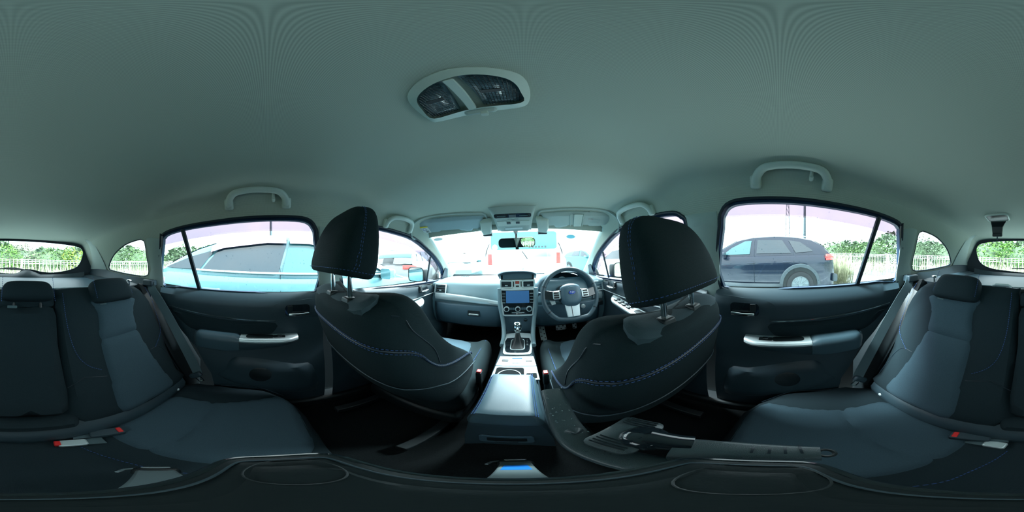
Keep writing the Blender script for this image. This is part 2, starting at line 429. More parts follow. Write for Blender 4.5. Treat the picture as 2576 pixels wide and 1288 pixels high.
# front header (headliner folds down behind the glass edge)
m = MB()
for j in range(31):
    a = -1 + j / 15; x = a * .575
    p = V(x, yfront(x) - .01, sec(yfront(x) - .01, 4 + 4 * (1 - min(1, abs(a))) )[1] if False else 0)
    zt = zc(yfront(x)) - .02 * abs(a) ** 3; q = ws(a, .01)
    m.v += [(x, yfront(x) - .012, zt + .012), (q.x, q.y + .004, q.z - .006), (q.x, q.y + .012, q.z + .02)]
for j in range(30):
    a = j * 3; m.f += [(a, a + 3, a + 4, a + 1), (a + 1, a + 4, a + 5, a + 2)]
tag(obj('trim_windscreen_header', m, 'headliner', solid=.008), kind='structure')

# side windows: glass, seals, divider bars, raindrops
def drops(fr, poly, n, rmin, rmax, dens=None):
    m = MB(); xs = [p[0] for p in poly]; ys = [p[1] for p in poly]; k = 0; tries = 0
    while k < n and tries < n * 30:
        tries += 1; a = random.uniform(min(xs), max(xs)); b = random.uniform(min(ys), max(ys))
        if not inside((a, b), poly): continue
        if dens and random.random() > dens(a, b): continue
        r = rmin + (rmax - rmin) * random.random() ** 3; st = random.choice((1, 1, 1.3, 1.8)); k += 1
        top = fr(a, b, r * .8)
        m.add([fr(a + r * cos(q * pi / 3), b + r * st * sin(q * pi / 3), 0) for q in range(6)] + [top], [(q, (q + 1) % 6, 6) for q in range(6)])
    return m
wn = 2
DOORN = {(-1, 0): 1, (1, 0): 2, (-1, 1): 3, (1, 1): 4}
for s in (-1, 1):
    nm = 'left' if s < 0 else 'right'
    # rear door glass
    for poly, kind in ((RDs, 'rear'), (FDs, 'front'), (QTs, 'quarter')):
        m = sheet(offset(poly, .012), side_fr(s, .012 if kind != 'quarter' else .018), step=.08)
        g = obj('window_%d' % wn, m, 'glass' if kind == 'front' else 'tint'); tag(g, kind='structure'); wn += 1
        n = {'rear': 420, 'front': 60, 'quarter': 90}[kind]
        md = drops(side_fr(s, .016), poly, n, .0007, .0024, (lambda a, b: 1 if b < .09 else .25))
        o = obj('raindrops', md, 'drop', g); tag(o, 'beads of rain on the glass', kind='stuff')
        if kind == 'quarter':
            ring = [side_fr(s, .004)(a, b) for a, b in poly]
            obj('window_seal', MB().tube(ring, .005, 8, closed=True), 'seal', g)
        else:
            zt = lambda y: lerpt([(-.6, .075), (-.5, .088), (-.36, .108), (-.19, .124), (0, .133), (.2, .134)], y) if kind == 'rear' else lerpt([(.37, .128), (.6, .120), (.83, .088), (1.04, 0), (1.2, -.085), (1.33, -.17)], y)
            top = [p for p in poly if p[1] > zt(p[0])]
            ys_ = sorted(set([p[0] for p in top])); lo, hi = (-.565, .235) if kind == 'rear' else (.36, 1.30)
            band = [(lo + (hi - lo) * k / 16) for k in range(17)]
            def topz(y):
                c = [p for p in poly if p[1] > -.05]; c.sort()
                return lerpt(c, y)
            m = MB()
            for k, y in enumerate(band):
                z1 = zt(y) + .062; z0 = zt(y); m.v += [V(s * (xw(y, z1) + .03), y, z1), V(s * (xw(y, z0) + .045), y, z0)]
            for k in range(16): m.f.append((2 * k, 2 * k + 1, 2 * k + 3, 2 * k + 2))
            o = obj('rain_visor', m, 'visor', g, solid=.002); tag(o, 'translucent pink-grey rain deflector')
# rear hatch window, frame, tailgate
RG = [(-.5, -.085), (-.535, -.04), (-.556, .03), (-.55, .07), (-.515, .098), (-.40, .115), (-.2, .127), (0, .130), (.2, .127), (.40, .115), (.515, .095), (.55, .065), (.556, .02), (.535, -.05), (.49, -.095), (.42, -.12), (.33, -.132), (.10, -.15), (0, -.145), (-.04, -.115), (-.12, -.113), (-.20, -.13), (-.30, -.135), (-.42, -.115)]
RGs = smooth_poly(RG, 3)
def tg(x, z, h=0): return V(x, -1.372 + .12 * (x / .55) ** 2 * .5 + .22 * (z - .13) * -.0 + h, z)
m = sheet([(-.66, -.60), (.66, -.60), (.66, -.12), (.645, 0), (.615, .085), (.55, .135), (.4, .165), (0, .185), (-.4, .165), (-.55, .135), (-.615, .085), (-.645, 0), (-.66, -.12)], lambda x, z, h: tg(x, z, h), [RGs], .05)
gate = obj('wall_rear', m, 'seal'); tag(gate, kind='structure')
m = sheet(offset(RGs, .01), lambda x, z, h: tg(x, z, -.006), step=.1)
g = obj('window_%d' % wn, m, 'tint'); tag(g, kind='structure'); wn += 1
obj('window_seal', MB().tube([tg(a, b, .003) for a, b in RGs], .0045, 8, closed=True), 'seal', g)
o = obj('raindrops', drops(lambda a, b, h: tg(a, b, -.008 - h), RGs, 70, .0008, .002), 'drop', g); tag(o, 'beads of rain on the glass', kind='stuff')
# grey strip above the hatch glass and D-pillar covers
m = sheet([(-.56, .128), (-.4, .148), (0, .162), (.4, .148), (.56, .128), (.52, .20), (.3, .235), (-.3, .235), (-.52, .20)], lambda x, z, h: V(x, -1.362 + .06 * (x / .55) ** 2 + (z - .13) * .35, z), step=.06)
tag(obj('trim_hatch_header', m, 'headliner'), kind='structure')
for s, nm in ((-1, 'left'), (1, 'right')):   # D pillar inner covers
    m = MB(); P = []
    for k in range(9):
        z = .15 - .25 * k / 8; f = sin(pi * min(1, k / 8) * .5)
        P.append([V(s * (xw(-1.08, z) - .002 - .004), -1.06 - .10 * (1 - f), z), V(s * (xw(-1.2, z) - .012), -1.2, z), V(s * (.63 - .01 * (1 - f) - .03 * max(0, (z - .05) / .1)), -1.30, z), V(s * (.605 - .05 * max(0, (z - .03) / .12)), -1.345, z)])
    m.loft(P, cap=False, closed=False)
    tag(obj('trim_rear_pillar_' + nm, m, 'pillar'), kind='structure')
    # dark quarter trim under the window + side shelf + belt guide
    poly = [(-.60, -.30), (-.60, -.165), (-.66, -.120), (-.70, -.112), (-.84, -.112), (-1.02, -.096), (-1.06, -.085), (-1.20, -.09), (-1.34, -.10), (-1.34, -.62), (-.60, -.62)]
    m = sheet(poly, lambda y, z, h: V(s * (xw(y, max(z, -.15)) - .012 - .05 * max(0, min(1, (-z - .10) / .08))), y, z), step=.04)
    tag(obj('trim_quarter_' + nm, m, 'dark'), kind='structure')
    m = pillow(rrect(.60, .10, .02, cx=-1.0, cy=.60), lambda a, b, h=0: V(s * b, a, -.155 + h), .012, .03, .03, .1)
    tag(obj('trim_side_shelf_' + nm, m, 'dark'), kind='structure')
# rear hatch lower trim: shelf-like moulding with hump for the wiper motor
m = MB()
R_ = []
for j in range(25):
    x = -.56 + 1.12 * j / 24; hump = .034 * math.exp(-((x + .075) / .075) ** 4); zt = -.152 + .03 * (abs(x) / .56) ** 4 + hump
    R_.append([V(x, -1.37 + .06 * (x / .55) ** 2, zt), V(x, -1.345 + .06 * (x / .55) ** 2, zt + .004), V(x, -1.30 + .02 * (x / .55) ** 2, -.165 + hump * .5), V(x, -1.27, -.19), V(x, -1.26, -.60)])
m.loft(R_, cap=False, closed=False)
tag(obj('trim_hatch_sill', m, 'dark'), kind='structure')

# floor tub, tunnel, firewall and outer skin
m = MB()
def floorz(x, y):
    tun = .13 * math.exp(-(x / .13) ** 4) if y > -.3 else .13 * math.exp(-(x / .13) ** 4) * max(0, 1 - (-.3 - y) * 5)
    toe = max(0, (y - 1.25)) * .75
    return -.90 + tun + toe + (.25 if y < -.42 else 0)
ys = [-1.38, -1.0, -.7, -.45, -.42] + [-.35 + .09 * k for k in range(24)]
for y in ys:
    for j in range(31): x = -.74 + 1.48 * j / 30; m.v.append((x, y, floorz(x, y)))
for i in range(len(ys) - 1):
    for j in range(30): a = i * 31 + j; m.f.append((a, a + 1, a + 32, a + 31))
tag(obj('floor', m, 'carpet'), kind='structure')
m = MB().add([(-.76, 1.72, -.95), (.76, 1.72, -.95), (.76, 1.72, -.19), (-.76, 1.72, -.19)], [(0, 1, 2, 3)])
tag(obj('wall_front', m, 'darker'), kind='structure')
for s, nm in ((-1, 'left'), (1, 'right')):
    m = sheet([(-1.38, -.95), (1.72, -.95), (1.72, -.22), (1.0, -.19), (.3, -.17), (-.6, -.155), (-1.38, -.12)], lambda y, z, h: V(s * (.80 + .03 * sin(pi * (z + .95) / .8)), y, z), step=.15)
    tag(obj('trim_outer_%s' % nm, m, 'darker'), kind='structure')
    m = MB().box((s * .70, .17, -.885), (.09, 3.1, .07)); tag(obj('trim_sill_%s' % nm, m, 'darker', bevel=.012), kind='structure')
# bonnet and air scoop
m = MB(); R_ = []
for i in range(9):
    y = 1.74 + .95 * i / 8
    R_.append([V(-.80 + 1.6 * j / 16, y, -.225 - .16 * (i / 8) ** 1.6 - .05 * (abs(-1 + j / 8)) ** 4) for j in range(17)])
m.loft(R_, cap=False, closed=False)
hood = obj('car_bonnet', m, 'ourpaint'); tag(hood, 'blue bonnet of this car seen through the windscreen foot', 'car bonnet')
m = MB().loft([[V(.03, 1.95, -.215), V(.40, 1.95, -.215), V(.40, 1.95, -.211), V(.03, 1.95, -.211)], [V(.03, 2.1, -.24), V(.42, 2.1, -.24), V(.41, 2.1, -.118), V(.06, 2.1, -.168)], [V(.0, 2.32, -.27), V(.44, 2.32, -.27), V(.42, 2.32, -.10), V(.05, 2.32, -.16)]])
o = obj('air_scoop', m, mat('scoop_teal', (.02, .06, .07), .4), hood, bevel=.008)
portal('portal_front', (0, 1.5, .03), (radians(-62), 0, 0), 1.3, .75)
portal('portal_rear', (0, -1.40, 0), (radians(90), 0, 0), 1.2, .36)
portal('portal_left', (-.72, .3, 0), (0, radians(90), 0), .42, 2.0); portal('portal_right', (.72, .3, 0), (0, radians(-90), 0), .42, 2.0)
# ================================================================ DOORS
XP = [(-.90, .69), (-.78, .672), (-.68, .664), (-.56, .668), (-.46, .684), (-.37, .688), (-.30, .680), (-.25, .672), (-.20, .668), (-.182, .674), (-.168, .690), (-.155, .708)]
def xp(z): return lerpt(XP, z)
STEP_R = [(.26, -.152), (-.578, -.145), (-.530, -.26), (-.43, -.39), (-.33, -.49), (-.25, -.64), (-.22, -.87), (.26, -.87)]
STEP_F = [(.30, -.152), (.30, -.87), (1.36, -.87), (1.42, -.60), (1.42, -.3), (1.40, -.205), (1.2, -.19), (.8, -.172)]
DL = {1: 'dark moulded front passenger door with a pull-down armrest, window behind the left headrest',
      2: 'dark front door beside the steering wheel, silver switch panel on its armrest',
      3: 'dark rear door beside the parked light blue car, chrome strip and silver-edged armrest',
      4: 'dark rear door beside the parked navy off-roader, chrome strip and silver-edged armrest'}
for s in (-1, 1):
    for fb, num in ((0, 1 if s < 0 else 2), (1, 3 if s < 0 else 4)):
        rear = fb == 1
        D = empty('door_%d' % num, (s * .70, 0 if rear else .85, -.87), kind='structure')
        zdrop = (lambda y: 0) if rear else (lambda y: -.045 * max(0, min(1, (y - .35) / 1.0)))
        fr = lambda a, b, h=0, s=s, zdrop=zdrop: V(s * (xp(b - zdrop(a)) - h), a, b)
        obj('door_panel', sheet(STEP_R if rear else STEP_F, fr, step=.028), 'dark', D)
        poly = RDs if rear else FDs
        # window frame band inside the opening and black seal around it
        m = MB(); o1 = offset(poly, .019); o0 = offset(poly, -.001); n = len(poly)
        wfr = side_fr(s, .004); ofr = side_fr(s, .010)
        for k in range(n): m.v += [ofr(*o1[k]), wfr(*o0[k], .004), ofr(*o0[k], -.012)]
        for k in range(n): a, b = 3 * k, 3 * ((k + 1) % n); m.f += [(a, b, b + 1, a + 1), (a + 1, b + 1, b + 2, a + 2)]
        f = obj('window_frame', m, 'navy', D)
        obj('weather_strip', MB().tube([side_fr(s, 0)(*p) for p in offset(poly, .0155)], .006, 8, closed=True), 'seal', D)
        if rear:
            m = MB().tube([side_fr(s, .006)(-.337, -.150), side_fr(s, .006)(-.389, .150)], .012, 8, squash=.8)
            obj('divider_bar', m, 'seal', D)
            # chrome strip
            pts = [(.037, -.283), (-.05, -.281), (-.17, -.276), (-.30, -.268), (-.42, -.259), (-.495, -.250)]
            obj('chrome_strip', MB().tube([fr(a, b, .004) for a, b in pts], [.0035, .004, .004, .0035, .0025, .0015], 6), 'chrome', D)
            pl = smooth_poly([(.035, -.296), (-.16, -.290), (-.34, -.279), (-.492, -.264), (-.462, -.30), (-.40, -.352), (-.34, -.374), (-.16, -.378), (-.02, -.374), (.02, -.355)], 3)
            obj('trim_pad', pillow(pl, fr, .012, .02, .022, .004), 'fabric', D)
            ay0, ay1, bez = .135, -.335, -.118
            def arm_sec(y, bez=bez):
                # returns top z, inner x, bottom z
                t = (ay0 - y) / (ay0 - ay1)
                zt = -.362 - .004 * t; xi = .622 + .03 * max(0, 1 - t * 7) ** 2 + .025 * max(0, (t - .9) * 10) ** 2
                zb = -.392 - .055 * min(1, t * 1.5)
                return zt, xi, zb
            slope = 0
        else:
            obj('chrome_strip', MB().tube([fr(a, b, .004) for a, b in [(.42, -.285), (.8, -.30), (1.15, -.29), (1.38, -.27)]], .003, 6), 'silver', D)
            ay0, ay1, bez = 1.0, .36, .45
            def arm_sec(y):
                t = (1.0 - y) / .64
                zt = -.305 - .085 * t; xi = .600 + .06 * max(0, 1 - t * 6) ** 2
                return zt, xi, zt - .035 - .03 * min(1, t * 2)
        # armrest body
        rings = []; N = 22
        for k in range(N + 1):
            y = ay0 + (ay1 - ay0) * k / N; zt, xi, zb = arm_sec(y)
            rings.append([V(s * .70, y, zt), V(s * (xi + .014), y, zt + .001), V(s * (xi + .003), y, zt - .006), V(s * xi, y, zt - .016), V(s * (xi + .006), y, zb + .008), V(s * (xi + .02), y, zb), V(s * .70, y, zb - .015)])
        arm = obj('armrest', MB().loft(rings), 'dark', D, angle=60)
        # pad (rear portion)
        pr_ = []; rng = (bez, ay1 + .004) if rear else (.62, .37)
        for k in range(13):
            y = rng[0] + (rng[1] - rng[0]) * k / 12; zt, xi, zb = arm_sec(y); e = sqrt(max(0, 1 - abs(2 * k / 12 - 1) ** 6)) * .012
            pr_.append([V(s * .695, y, zt), V(s * .695, y, zt + e), V(s * (xi + .012), y, zt + e * 1.1), V(s * (xi - .002), y, zt + e * .4 - .004), V(s * (xi - .005), y, zt - .02), V(s * (xi + .004), y, zb + .012)])
        obj('arm_pad', MB().loft(pr_), 'leather', arm, angle=60)
        # silver bezel on top with two wells
        b0, b1 = (ay0 - .001, bez) if rear else (ay0 - .001, .62)
        NB = 26; m = MB(); rows = []
        for k in range(NB + 1):
            y = b0 + (b1 - b0) * k / NB; zt, xi, zb = arm_sec(y); r = []
            wd = min(1, sqrt(max(0, 1 - (1 - min(1, (k + .6) / 5)) ** 2)))
            for q, (dx, dz) in enumerate([(.066 * wd + .006, .003), (.058 * wd + .004, .0045), (.016, .0045), (.006, .003), (-.001, -.003), (-.002, -.008), (-.001, -.013)]):
                r.append(V(s * min(.697, xi + dx), y, zt + dz))
            rows.append(r)
        m = MB().loft(rows, cap=False, closed=False)
        bz = obj('silver_bezel', m, 'silver', arm, angle=70)
        sign = -1
        L_ = abs(b1 - b0)
        wells = [(b0 - L_ * .66, .12 if rear else .09, .036)] if rear else [(.665, .10, .042)]
        for (yc, wl, ww) in wells:
            zt, xi, zb = arm_sec(yc)
            fw = lambda a, b, h=0: V(s * (xi + .036 + b), yc + a, arm_sec(yc + a)[0] + .0052 + h)
            obj('pull_pocket', MB().prism(rrect(wl, ww, .014), fw, -.004, .0006), 'darker', arm)
        if rear:
            yc = .052; zt, xi, zb = arm_sec(yc)
            fw = lambda a, b, h=0: V(s * (xi + .034 + b), yc + a, zt + .005 + h)
            sw = obj('window_switch', MB().prism(rrect(.05, .026, .004), fw, -.002, .001), 'darker', arm)
            obj('switch_key', MB().prism(rrect(.022, .016, .003), fw, 0, .006), 'piano', sw, bevel=.001)
        elif s > 0:
            yc = .83; zt, xi, zb = arm_sec(yc)
            for k, dy in enumerate((.07, .025, -.02, -.065)):
                zz = arm_sec(yc + dy)[0]
                for dx in (.020, .043):
                    fw = lambda a, b, h=0, dy=dy, dx=dx, zz=zz: V(s * (xi + dx + b), yc + dy + a, zz + .006 + h)
                    obj('switch_key', MB().prism(rrect(.030, .017, .003), fw, -.002, .006), 'piano' if dx > .03 else 'darker', arm, bevel=.001)
        # inner handle in its recess
        hy, hz = (.134, -.231) if rear else (1.02, -.232)
        hf = lambda a, b, h=0: fr(hy + a, hz + b, h)
        sc = rrect(.118, .062, .022)
        if rear:
            obj('handle_surround', pillow(smooth_poly([(.25, -.185), (.12, -.186), (.05, -.192), (.012, -.222), (.03, -.258), (.10, -.268), (.25, -.268)], 4), fr, .004, .008, .02, .003), 'dark', D)
        h = obj('handle_cup', MB().prism(rrect(.112, .056, .016), hf, .003, .0065), 'piano', D)
        obj('door_handle', MB().tube([hf(.05, -.017, .012), hf(.0, -.019, .018), hf(-.040, -.016, .016)], [.008, .0075, .006], 10), 'chrome', h)
        obj('lock_lever', MB().prism(rrect(.022, .034, .003, cx=-.034, cy=.008), hf, .004, .011), 'darker', h, bevel=.001)
        # lower pocket
        if rear:
            pk = smooth_poly([(.20, -.56), (.12, -.54), (-.02, -.505), (-.13, -.50), (-.17, -.53), (-.19, -.60), (-.22, -.64), (-.10, -.70), (.10, -.76), (.22, -.76)], 3)
            obj('door_pocket', pillow(pk, fr, .016, .02, .03, .004), 'dark', D)
            obj('speaker_grille', MB().lathe(fr(-.03, -.60, .016), [(0, .004), (.045, .002), (.052, -.002)], V(-s, 0, 0), 28), 'darker', D)
        else:
            pk = smooth_poly([(.45, -.55), (.8, -.52), (1.25, -.56), (1.28, -.72), (.9, -.80), (.45, -.80)], 3)
            obj('door_pocket', pillow(pk, fr, .03, .03, .05, .004), 'dark', D)
            m = sheet([(1.30, -.195), (1.41, -.23), (1.36, -.10), (1.30, -.085)], lambda a, b, h, s=s: V(s * (xw(a, b) - .006), a, b), step=.1)
            obj('corner_sail', m, 'seal', D)
            obj('divider_bar', MB().tube([side_fr(s, .004)(1.085, -.185), side_fr(s, .004)(1.045, .012)], .009, 8, squash=.7), 'seal', D)

# B pillar covers with belt anchors, coat hook cover
for s, nm in ((-1, 'left'), (1, 'right')):
    frp = side_fr(s, -.002)
    poly = [(.362, -.24), (.252, -.24), (.238, -.05), (.226, .09), (.222, .150), (.36, .150), (.362, .05)]
    o = obj('trim_centre_pillar_' + nm, pillow(poly, frp, .013, .02, .03, .004), 'pillar'); tag(o, kind='structure')
    obj('airbag_cover', pillow(rrect(.042, .038, .008, cx=.305, cy=.115), side_fr(s, -.0145), .0025, .004, .01, .002), 'pillar', o)
    obj('belt_slot', pillow(rrect(.042, .12, .008, cx=.305, cy=-.0), side_fr(s, -.0145), .0025, .004, .01, .002), 'pillar', o)
    # C pillar cover between door and quarter window
    poly = [(-.560, -.155), (-.545, -.05), (-.527, .09), (-.545, .115), (-.615, .118), (-.622, .05), (-.625, -.06), (-.655, -.115), (-.60, -.19)]
    o = obj('trim_rear_door_pillar_' + nm, pillow(smooth_poly(poly, 2), frp, .009, .015, .025, .003), 'pillar'); tag(o, kind='structure')

# ================================================================ DASHBOARD
DB = empty('dashboard', (0, 1.3, -.62), 'slate dashboard running under the whole windscreen, silver strip on its left half', 'dashboard')
def dash_prof(x):
    a = abs(x); base = 1.66 - .19 * (a / .68) ** 2
    e = .05 * max(0, (a - .5) / .18) ** 2
    c = math.exp(-((x - .01) / .16) ** 6)
    return [(base, -.185), (1.42 - e, -.170 - .3 * e), (1.31 - e, -.172 - .4 * e), (1.23 - e, -.181 - .4 * e), (1.185 - e, -.207), (1.163, -.252), (1.150, -.292), (1.148, -.342), (1.155, -.362), (1.165, -.45), (1.185, -.54 - .0 * c), (1.24, -.575), (1.6, -.60)]
rings = []
for j in range(49):
    x = -.688 + 1.376 * j / 48
    rings.append([V(x, y + .02, z - .004) for y, z in smooth_poly(dash_prof(x), 3, False)])
m = MB().loft(rings, cap=False, closed=False)
obj('dash_body', m, 'dash', DB, angle=60)
# lower half (glove box side and knee panel)
for x0, x1, nm in ((-.655, -.118, 'glove_box'), (.135, .63, 'knee_panel')):
    rr = []
    for j in range(17):
        x = x0 + (x1 - x0) * j / 16; e = .02 * abs(2 * j / 16 - 1) ** 8
        rr.append([V(x, 1.150 + e, -.362), V(x, 1.142 + e, -.374), V(x, 1.148 + e, -.45), V(x, 1.165 + e, -.535), V(x, 1.19 + e, -.56), V(x, 1.28, -.575)])
    g = obj(nm, MB().loft(rr, cap=False, closed=False), 'dashlow', DB, angle=60, solid=.01)
    if nm == 'glove_box':
        f = frame((-.315, 1.143, -.430), (1, 0, 0), (0, .05, 1))
        obj('latch', MB().prism(rrect(.092, .045, .006), f, 0, .003), 'darker', g); obj('latch_handle', pillow(rrect(.086, .02, .005, cy=-.010), f, .008, .006, .01, .001), 'silver', g)
        obj('lid_gap', MB().tube([(-.63, 1.146, -.372), (-.64, 1.15, -.45), (-.60, 1.168, -.53), (-.40, 1.172, -.545), (-.15, 1.172, -.545)], .0018, 5), 'seal', g)
# silver strip
def strip(x0, x1, z0a, z0b, z1a, z1b, y):
    rr = []
    for j in range(25):
        t = j / 24; x = x0 + (x1 - x0) * t; q = t ** 2.2
        zt = z0a + (z0b - z0a) * q; zb = z1a + (z1b - z1a) * q
        rr.append([V(x, y + .012, zt + .004), V(x, y - .004, zt), V(x, y - .010, (zt + zb) / 2), V(x, y - .004, zb), V(x, y + .012, zb - .004)])
    return MB().loft(rr, cap=False, closed=False)
obj('silver_strip', strip(-.640, -.120, -.288, -.335, -.335, -.362, 1.150), 'silver', DB)
obj('silver_strip', strip(.575, .655, -.30, -.31, -.352, -.362, 1.160), 'silver', DB)
def vent(parent, cx, cy, cz, w_, h_, fins=4, ya=(0, .25, 1), name='air_vent'):
    f = frame((cx, cy, cz), (1, 0, 0), ya)
    m = MB(); o = rrect(w_, h_, .008, 3); i = rrect(w_ - .014, h_ - .014, .005, 3); n = len(o)
    m.v += [f(a, b, 0) for a, b in o] + [f(a, b, .008) for a, b in o] + [f(a, b, .008) for a, b in i] + [f(a, b, -.012) for a, b in i]
    for k in range(n):
        for q in range(3): m.f.append((q * n + k, q * n + (k + 1) % n, (q + 1) * n + (k + 1) % n, (q + 1) * n + k))
    v = obj(name, m, 'silver', parent, angle=50)
    obj('back', MB().prism(rrect(w_ - .01, h_ - .01, .004), f, -.013, -.011), 'darker', v)
    fm = MB()
    for k in range(fins):
        b = -h_ / 2 + .007 + (h_ - .014) * (k + .5) / fins
        fm.box(f(0, b, -.001), (w_ - .014, .012, .0022))
    obj('slats', fm, 'dashlow', v)
    obj('thumb_tab', MB().box(f(0, -h_ * .16, .006), (.018, .006, .008)), 'silver', v, bevel=.001)
    return v
vent(DB, -.597, 1.165, -.252, .105, .082, 4)
vent(DB, .628, 1.175, -.256, .085, .082, 4)
# demister slots on the dash top
m = MB()
for k in range(5): m.box((-.50 + k * .016, 1.40, -.1705), (.009, .03, .003))
obj('demister_slots', m, 'darker', DB)
# ---- centre stack
CX = .011
# upper display hood
hd = MB(); rr = []
for j in range(21):
    t = -1 + j / 10; x = CX + .134 * t; z = -.098 - .022 * abs(t) ** 3.5
    rr.append([V(x, 1.20, z - .02), V(x, 1.15, z + .001), V(x, 1.118, z), V(x, 1.112, z - .007), V(x, 1.125, z - .014), V(x, 1.20, z - .05)])
obj('display_hood', MB().loft(rr), 'dashlow', DB, angle=50)
f = frame((CX, 1.148, -.137), (1, 0, 0), (0, .18, 1))
ds = obj('upper_display', MB().prism(rrect(.235, .062, .006), f, -.02, 0), 'piano', DB)
obj('display_glass', MB().prism(rrect(.205, .05, .003), f, 0, .0012), mat('grey_display', (.10, .18, .23), .3), ds)
# vents with hazard switch
f = frame((CX, 1.122, -.194), (1, 0, 0), (0, .12, 1))
vp = obj('centre_vent_panel', MB().prism(rrect(.246, .062, .006), f, -.03, -.014), 'silver', DB, bevel=.002)
obj('vent_panel_middle', MB().prism(rrect(.068, .060, .004), f, -.02, .001), 'silver', vp, bevel=.001)
vent(DB, CX - .076, 1.122, -.195, .084, .052, 4, (0, .12, 1)); vent(DB, CX + .076, 1.122, -.195, .084, .052, 4, (0, .12, 1))
obj('hazard_button', MB().prism(rrect(.028, .020, .003, cy=.011), f, 0, .005), 'redink', DB, bevel=.001)
for dx in (-.026, .026): obj('vent_wheel', MB().prism(rrect(.006, .036, .002, cx=dx), f, 0, .004), 'darker', DB)
obj('clock_button', MB().prism(rrect(.022, .009, .002, cy=-.015), f, 0, .004), 'darker', DB)
# head unit
f = frame((CX, 1.094, -.32), (1, 0, 0), (0, .10, 1))
outp = [(-.121, .099), (.121, .099), (.119, .02), (.103, -.094), (.088, -.100), (-.088, -.100), (-.103, -.094), (-.119, .02)]
inp = [(-.108, .086), (.108, .086), (.106, .015), (.092, -.086), (-.092, -.086), (-.106, .015)]
m = MB(); o = smooth_poly(outp, 1); m.prism(outp, f, -.03, .002)
hu = obj('head_unit', m, 'silver', DB, bevel=.003)
obj('fascia', MB().prism(inp, f, 0, .004), 'piano', hu)
obj('touch_screen', MB().prism(rrect(.156, .086, .003, cx=.0, cy=.040), f, .003, .0055), 'screen', hu)
for s in (-1, 1):
    for k in range(4):
        obj('side_button', MB().prism(rrect(.020, .0075, .002, cx=s * .0935, cy=.070 - .0212 * k), f, .003, .0065), 'darker', hu)
        obj('button_line', MB().prism(rrect(.022, .0025, .001, cx=s * .0935, cy=.0625 - .0212 * k), f, .003, .0065), 'silver', hu)
for dx, r, nm in ((-.070, .0195, 'climate_dial'), (.070, .0195, 'climate_dial'), (0, .0185, 'climate_dial')):
    c = f(dx * 1.08, -.045, .004)
    d = obj(nm, MB().lathe(c, [(r, 0), (r, .010), (r * .86, .014), (r * .74, .014), (r * .70, .012), (r * .68, .012)], -V(0, 1, .0) + V(0, 0, .1), 28), 'silver', hu)
    obj('dial_face', MB().lathe(c, [(r * .69, .0118), (r * .64, .0135), (0, .0138)], -V(0, 1, 0) + V(0, 0, .1), 24), 'piano', d)
for s in (-1, 1):
    for k in range(2): obj('climate_button', MB().prism(rrect(.016, .017, .002, cx=s * (.030 + .018 * k), cy=-.044), f, .003, .006), 'dashlow', hu)
obj('slot_trim', MB().prism(rrect(.085, .003, .001, cy=-.072), f, .003, .006), 'silver', hu)
# panel under the head unit
f2 = frame((CX, 1.115, -.49), (1, 0, 0), (0, -.05, 1))
obj('lower_tray_panel', MB().prism([(-.098, .07), (.098, .07), (.085, -.07), (-.085, -.07)], f2, -.03, 0), 'dashlow', DB)
obj('power_socket', MB().lathe(f2(.048, .030, 0), [(.013, 0), (.013, .003), (.0105, .004), (.009, -.008), (0, -.009)], V(0, -1, 0), 20), 'darker', DB)
for s in (-1, 1):
    pts = [(CX + s * .124, 1.108, -.22), (CX + s * .122, 1.10, -.34), (CX + s * .108, 1.095, -.43), (CX + s * .098, 1.07, -.50), (CX + s * .090, 1.0, -.545), (CX + s * .088, .90, -.552)]
    obj('side_rail', MB().tube(smooth_poly(pts, 4, False), .0145, 10, squash=1), 'dashlow' if 0 else 'dash', DB)
# instrument binnacle
rr = []; IC = .355
for j in range(29):
    t = -1 + 2 * j / 28; a = pi * (1 - (j / 28)); cxx = IC + .215 * cos(a); zz = -.285 + .182 * sin(a) ** .75
    n_ = V(cos(a), 0, sin(a) * .8)
    rr.append([V(cxx, 1.30, zz - .012) - n_ * .0, V(cxx, 1.20, zz), V(cxx, 1.14, zz - .004), V(cxx, 1.125, zz - .012) - n_ * .008, V(cxx, 1.16, zz) - n_ * .026, V(cxx, 1.245, zz) - n_ * .038])
obj('instrument_hood', MB().loft(rr, cap=False, closed=False), 'dashlow', DB, angle=50)
f3 = frame((IC, 1.24, -.245), (1, 0, 0), (0, .35, 1))
ic = obj('instrument_cluster', MB().prism(smooth_poly([(-.18, -.07), (-.17, .04), (-.12, .085), (0, .11), (.12, .085), (.17, .04), (.18, -.07)], 3), f3, -.01, 0), 'piano', DB)
for dx, r in ((-.105, .052), (.0, .040), (.105, .052)):
    obj('gauge_ring', MB().lathe(f3(dx, .0 + (.035 if not dx else 0), .001), [(r, 0), (r, .005), (r - .005, .006), (r - .006, .001)], -V(0, 1, 0) + V(0, 0, .35), 32), 'silver', ic)
    mm = MB()
    for k in range(15):
        a = radians(-40 + 260 * k / 14); c = f3(dx + cos(a) * r * .78, (.035 if not dx else 0) + sin(a) * r * .78, .002); mm.box(c, (.002, .001, .004))
    obj('gauge_ticks', mm, 'label', ic)

